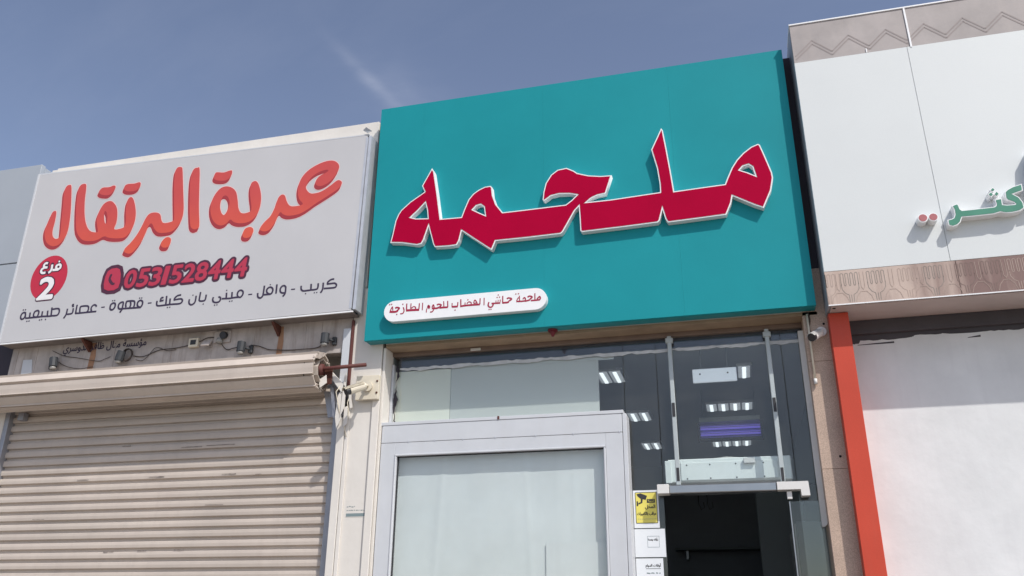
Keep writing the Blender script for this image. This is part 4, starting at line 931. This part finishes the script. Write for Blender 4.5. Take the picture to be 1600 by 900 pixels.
# ceiling unit (white panel with two screws)
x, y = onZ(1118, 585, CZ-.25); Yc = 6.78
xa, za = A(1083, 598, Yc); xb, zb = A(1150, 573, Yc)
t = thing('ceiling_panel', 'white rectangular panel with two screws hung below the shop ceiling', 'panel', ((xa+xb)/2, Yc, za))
box('face', xa, xb, Yc, Yc+.03, za, zb, mat('white_panel_added_glow', (.75, .78, .8), .4, .03, emit=(.8, .85, .95), estr=.32), t, .004)  # no lamp: glow added in place of the light falling on the panel
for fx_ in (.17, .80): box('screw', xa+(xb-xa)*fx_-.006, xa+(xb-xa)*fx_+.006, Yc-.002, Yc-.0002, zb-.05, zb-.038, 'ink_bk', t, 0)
for fx_ in (.2, .8): tube('hanger', [(xa+(xb-xa)*fx_, Yc+.015, zb+.001), (xa+(xb-xa)*fx_, Yc+.015, CZ-.001)], .003, 'steel', t, 6)
# insect killer
Yi = 8.6
xa, za = A(1093, 690, Yi); xb, zb = A(1189, 650, Yi)
t = thing('insect_killer', 'hanging insect killer lamp glowing violet inside the shop', 'insect killer', ((xa+xb)/2, Yi, za))
box('top_cover', xa+.01, xb-.01, Yi-.06, Yi+.06, zb-.05, zb-.0, 'steel', t, .004)
box('end_cap', xa-.01, xa+.012, Yi-.055, Yi+.055, za, zb-.051, 'black_pl', t, .004)
box('end_cap', xb-.012, xb+.01, Yi-.055, Yi+.055, za, zb-.051, 'black_pl', t, .004)
box('tray', xa+.013, xb-.013, Yi-.05, Yi+.05, za, za+.02, 'black_pl', t, .003)
box('back_reflector', xa+.013, xb-.013, Yi+.02, Yi+.03, za+.022, zb-.052, mat('violet_lit_reflector', (.35, .25, .7), .4), t, 0)
for k in range(2): tube('violet_tube', [(xa+.02, Yi, za+.07+k*.06), (xb-.02, Yi, za+.07+k*.06)], .016, 'uv', t, 8)
bm = bmesh.new()
for k in range(5):
    z = za+.035+k*.03; add_tube(bm, [(xa+.013, Yi-.05, z), (xb-.013, Yi-.05, z)], .0025, 5)
link('guard_wires', fin(bm, 'g'), 'black_pl', t)
for x in (xa+.05, xb-.05): tube('chain', [(x, Yi, zb+.001), (x, Yi, CZ-.001)], .003, 'steel', t, 6)
# dim things inside the room
t = thing('refrigerated_counter', 'dark display counter deep inside the shop behind the entrance', 'counter', (.1, 9.5, .14))
box('base', -.9, .75, 9.3, 10.0, .14, 1.2, 'steel', t, .01); box('canopy', -.9, .75, 9.4, 10.0, 1.75, 1.85, 'steel', t, .01)
box('front_glass', -.9, .75, 9.3, 9.31, 1.21, 1.74, 'glass', t, 0)
for x in (-.89, .72): box('upright', x, x+.02, 9.5, 9.54, 1.2, 1.75, 'steel', t, 0)
xa, za = A(1184, 815, 9.6); xb, zb = A(1236, 771, 9.6)
t = thing('cold_room_door', 'grey cold room door standing dim behind the right of the entrance', 'cold room door', (.4, 9.6, .14))
box('leaf', xa, xb+.12, 9.6, 9.66, .14, zb+.02, 'inwall', t, .01); box('handle', xa+.05, xa+.08, 9.55, 9.599, 1.5, 1.75, 'white_pl', t)
t = thing('hook_rail', 'steel rail with meat hooks hanging across the dark room', 'hook rail', (-.2, 8.4, 2.7))
tube('rail', [(-.75, 8.4, 2.74), (.72, 8.4, 2.74)], .012, 'black_pl', t)
for k, xk in enumerate((-.38, -.30)): tube('hook', [(xk, 8.4, 2.73), (xk, 8.4, 2.58), (xk+.02, 8.4, 2.53), (xk+.05, 8.4, 2.55), (xk+.045, 8.4, 2.60)], .005, 'black_pl', t, 6)
t = thing('shelf_unit', 'wide wall shelf with a pale edge deep in the dark room', 'shelf', (-.1, 12.8, 2.2))
box('shelf_board', -.95, .55, 12.6, 12.98, 2.50, 2.53, 'inwall', t, .003); box('shelf_board', -.95, .55, 12.6, 12.98, 2.05, 2.08, 'inwall', t, .003)
for xk in (-.8, .4): box('bracket', xk, xk+.03, 12.7, 12.98, 2.38, 2.499, 'steel', t, 0)
t = thing('wall_cabinet', 'grey cupboard on the right interior wall seen through the glass', 'cabinet', (.5, 8.2, 1.6))
box('body', .45, .775, 7.9, 8.9, 1.75, 2.35, 'inwall', t, .006); box('door', .44, .449, 7.92, 8.38, 1.77, 2.33, 'ceil', t, .003); box('door', .44, .449, 8.42, 8.88, 1.77, 2.33, 'ceil', t, .003)

# ================================================================ RIGHT SHOP
t = thing('granite_pilaster', 'speckled beige granite pilaster between the glass shopfront and the red column', 'pilaster', (.75, WY, .13))
gx0 = A(1279, 700, WY)[0]-.0
GRL = A(1262, 560, WY)[0]
zz = [.13, .95, 1.75, 2.55, 3.35, 4.1]
for z0, z1 in zip(zz, zz[1:]): box('stone_slab', GRL, .885, WY, WY+.03, z0+.0008, z1-.0008, 'granite', t, .002)
box('core', GRL+.003, .885, WY+.031, WY+.3, .13, 3.72, 'granite', t)
box('upper_cladding', .60, .885, WY+.01, WY+.3, 3.75, A(1226, 90, WY)[1], 'gapdark', t)
for p in ((1279, 497), (1271, 495), (1286, 505), (1313, 713), (1312, 714)):
    pass
for p in ((1287, 506), (1313, 713)):
    x, z = A(*p, WY); tube('bolt_hole', [(x, WY-.003, z), (x, WY-.0005, z)], .009, 'dark', t, 8)
x, z = A(1268, 560, WY); zc_ = A(1274, 597, WY)[1]
t = thing('conduit', 'thin beige pipe with a white cap on the granite pilaster', 'pipe', (x, WY, zc_))
xc = A(1271, 570, WY-.02)[0]
tube('pipe', [(xc, WY-.02, 3.72), (xc, WY-.02, zc_+.02)], .008, 'cream_pl', t, 8)
tube('cap', [(xc, WY-.02, zc_+.02), (xc, WY-.02, zc_-.02)], .013, 'white_pl', t, 8)

RY = 6.40
t = thing('red_column', 'square red-orange clad column under the left end of the white fascia', 'column', (.83, RY, .13))
rx0, rx1 = .765, .905
for z0, z1 in ((.13, 1.7), (1.703, 3.686)): box('cladding_panel', rx0, rx1, RY-.07, RY+.19, z0, z1, 'red_col', t, .003)

FYF = 6.17
t = thing('white_fascia', 'big white fascia sign box with printed bands and green raised lettering', 'sign', (2, FYF, 3.69))
fx0, fx1, fz0, fz1 = .757, 4.6, 3.695, 6.215
zb1 = A(1240, 97.8, FYF)[1]+.0; zb1 = 5.838; zf1 = 3.958
sj = A(1455, 260, FYF)[0]
for s0, s1 in ((fx0, sj), (sj, sj+1.25), (sj+1.25, fx1)):
    box('panel', s0+.0012, s1-.0012, FYF, FYF+.03, zf1+.0012, zb1-.0012, 'fascia', t, .0015)
sjt = A(1417, 40, FYF)[0]
for s0, s1 in ((fx0, sjt), (sjt, sjt+1.25), (sjt+1.25, fx1)):
    pn = box('printed_stone_band', s0+.0025, s1-.0025, FYF+.004, FYF+.03, zb1+.0012, fz1, 'band_top', t, .001)
box('joint_strip', sjt-.007, sjt+.007, FYF-.004, FYF+.0035, zb1-.01, fz1+.004, 'white_acr', t, .001)
box('coping', fx0-.002, fx1, FYF-.004, FYF+.30, fz1+.0012, fz1+.014, 'white_acr', t, .001)
x, z = A(1354, 80, FYF); box('chipped_edge', x-.004, x+.004, FYF-.001, FYF+.0035, zb1+.001, zb1+.04, 'white_acr', t, 0)
sjb = A(1499, 440, FYF)[0]
for s0, s1 in ((fx0, sjb), (sjb, sjb+1.25), (sjb+1.25, fx1)):
    box('printed_fork_band', s0+.0012, s1-.0012, FYF, FYF+.03, fz0, zf1-.0012, 'band_fork', t, .0015)
box('bottom_trim', fx0, fx1, FYF-.003, FYF+.003, fz0-.008, fz0+.0, 'white_acr', t, .0005)
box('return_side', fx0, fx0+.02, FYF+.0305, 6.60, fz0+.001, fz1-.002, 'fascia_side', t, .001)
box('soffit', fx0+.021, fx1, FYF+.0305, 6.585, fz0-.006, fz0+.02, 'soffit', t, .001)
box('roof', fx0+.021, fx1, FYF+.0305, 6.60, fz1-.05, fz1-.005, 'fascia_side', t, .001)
x, z = A(1305, 482, 6.25); tube('vent_hole', [(.80, 6.235, fz0-.0062), (.80, 6.235, fz0-.009)], .013, 'dark', t, 8)
# zigzag print (double line) on the stone band
lines = []
zl, zh = zb1+.065, zb1+.20
per = .1835
for off in (0, .034):
    xx = fx0+.02; pts = []; k = 0
    while xx < fx1-.1:
        pts.append((xx, (zl if k % 2 == 0 else zh)-off)); xx += per*.78; k += 1
    lines.append(pts)
link('zigzag_print', strip_mesh(lines, .011, FYF+.0025), 'line_print', t)
# fork outlines on the lower band
def fork(cx, zb, s, big):
    ls = []; w = .036*s
    ht = .235
    for k in range(4):
        u = cx-w*1.5+k*w
        ls.append([(u-w*.3, zb+ht*.60), (u-w*.3, zb+ht*.97), (u, zb+ht*1.0), (u+w*.3, zb+ht*.97), (u+w*.3, zb+ht*.60)])
    for k in range(3):
        u = cx-w+k*w; ls.append([(u-w*.2, zb+ht*.60), (u, zb+ht*.56), (u+w*.2, zb+ht*.60)])
    ls.append([(cx-w*1.8, zb+ht*.62), (cx-w*1.75, zb+ht*.45), (cx-w*1.2, zb+ht*.32), (cx-w*.5, zb+ht*.26), (cx-w*.42, zb+ht*.02)])
    ls.append([(cx+w*1.8, zb+ht*.62), (cx+w*1.75, zb+ht*.45), (cx+w*1.2, zb+ht*.32), (cx+w*.5, zb+ht*.26), (cx+w*.42, zb+ht*.02)])
    ls.append([(cx, zb+ht*.26), (cx, zb+ht*.02)])
    return ls
def printed(name, ls, w, mt, dy):
    ls = [[(max(x, fx0+.004), z) for x, z in l] for l in ls]
    link(name, strip_mesh(ls, w, FYF-dy), mt, t)
for px, mt in ((1293, 'spoon_line'), (1329, 'fork_grey'), (1371, 'fork_grey'), (1421, 'spoon_line'), (1463, 'fork_grey'), (1513, 'fork_line'), (1555, 'fork_line'), (1598, 'spoon_line'), (1645, 'fork_grey'), (1690, 'fork_line')):
    printed('printed_fork', fork(A(px, 450, FYF)[0], fz0+.005, .92, 1), .0042, mt, .0008)
for px in (1311, 1349, 1395, 1443, 1489, 1534, 1576):
    cx = A(px, 450, FYF)[0]
    printed('printed_spoon', [[(cx-.013, fz0+.24), (cx-.012, fz0+.12), (cx, fz0+.10), (cx+.012, fz0+.12), (cx+.013, fz0+.24)], [(cx-.06, fz0+.008), (cx-.048, fz0+.05), (cx-.02, fz0+.085), (cx+.02, fz0+.085), (cx+.048, fz0+.05), (cx+.06, fz0+.008)]], .003, 'spoon_line', .0014)
# raised green lettering
K8 = ((1400, 270), 6.925); LY = FYF-.077
def sg(p): return [A(K8[0][0]+a/K8[1], K8[0][1]+b/K8[1], LY) for a, b in p]
g1 = sg([(604,357),(635,343),(664,334),(675,345),(695,392),(715,406),(850,392),(1060,368),(1080,355),(1082,335),(1066,290),(1145,276),(1155,342),(1200,347),(1285,341),(1290,333),(1270,318),(1205,295),(1185,270),(1178,205),(1205,180),(1260,150),(1360,118),(1374,192),(1310,215),(1268,230),(1330,262),(1375,318),(1390,380),(1345,410),(1260,430),(1190,435),(1130,424),(1060,446),(900,464),(715,481),(700,532),(665,564),(620,580),(570,570),(557,508),(600,500),(625,485),(636,450),(628,400)])
gw = link('raised_word', flat([g1], LY, FYF-LY-.0005), 'white_acr', t)
link('green_face', flat([g1], LY-.002, 0, -.006), 'green', gw)
for dd in ([(1045,156),(1077,180),(1048,210),(1013,187)], [(1028,202),(1058,235),(1030,266),(992,232)], [(1085,194),(1120,228),(1090,260),(1058,232)]):
    pp = sg(dd); dt = link('letter_dot', flat([pp], LY, FYF-LY-.0005), 'white_acr', t); link('green_face', flat([pp], LY-.002, 0, -.005), 'green', dt)
al = sg([(1412,-240),(1500,-260),(1520,330),(1425,350)])
aw = link('raised_letter', flat([al], LY, FYF-LY-.0005), 'white_acr', t); link('green_face', flat([al], LY-.002, 0, -.006), 'green', aw)
for (cx, cy, rr) in ((291, 488, 45), (404, 478, 43)):
    c_ = sg([(cx, cy)])[0]; rad = rr/K8[1]*.0052*1.05
    dt = link('round_dot', flat([ell(c_[0], c_[1], rad, rad)], LY, FYF-LY-.0005), 'white_acr', t)
    link('rose_face', flat([ell(c_[0], c_[1], rad*.80, rad*.80)], LY-.002), 'rose', dt)

WYR = 6.587
t = thing('white_wall', 'white brushed render wall under the fascia, its top edge ragged below a dark beam', 'wall', (2, WYR, .13))
box('wall_body', .905, 4.6, WYR+.012, WYR+.3, .13, 3.95, 'rwall', t)
zr = A(1345, 540, WYR)[1]; zr2 = A(1600, 513, WYR)[1]
rng = random.Random(11); top = []
base_pts = [(1330, 538), (1342, 537), (1344, 533), (1378, 531), (1425, 527), (1430, 524), (1470, 521.5), (1472, 521), (1530, 519), (1560, 516), (1600, 514), (1700, 508)]
for (a0, b0), (a1, b1) in zip(base_pts, base_pts[1:]):
    for k in range(5): top.append(A(a0+(a1-a0)*k/5, b0+(b1-b0)*k/5+rng.uniform(-.9, .9), WYR))
top[0] = (.906, top[0][1]); top.append((4.6, top[-1][1]))
quad_solid('render_coat', [(.906, .13)]+top+[(4.6, .13)], WYR, .0115, 'rwall', t)
zj0 = top[0][1]
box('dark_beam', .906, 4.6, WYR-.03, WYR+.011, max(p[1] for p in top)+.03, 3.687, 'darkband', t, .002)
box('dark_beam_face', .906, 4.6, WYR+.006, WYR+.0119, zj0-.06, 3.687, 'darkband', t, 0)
for (pa, pb, w) in (((1340, 538.5), (1397, 534), .010), ((1512, 526.5), (1532, 524), .010)):
    p, q = A(*pa, WYR), A(*pb, WYR); quad_solid('crack', [(p[0], p[1]-w*.7), (q[0], q[1]-w), (q[0], q[1]+w*.4), ((p[0]+q[0])/2, (p[1]+q[1])/2+w*.1), (p[0], p[1]-w*.3)], WYR-.0015, .001, 'darkband', t)
box('right_shop_body', .93, 4.6, WYR+.301, 13.5, .13, 5.6, 'rwall', t)
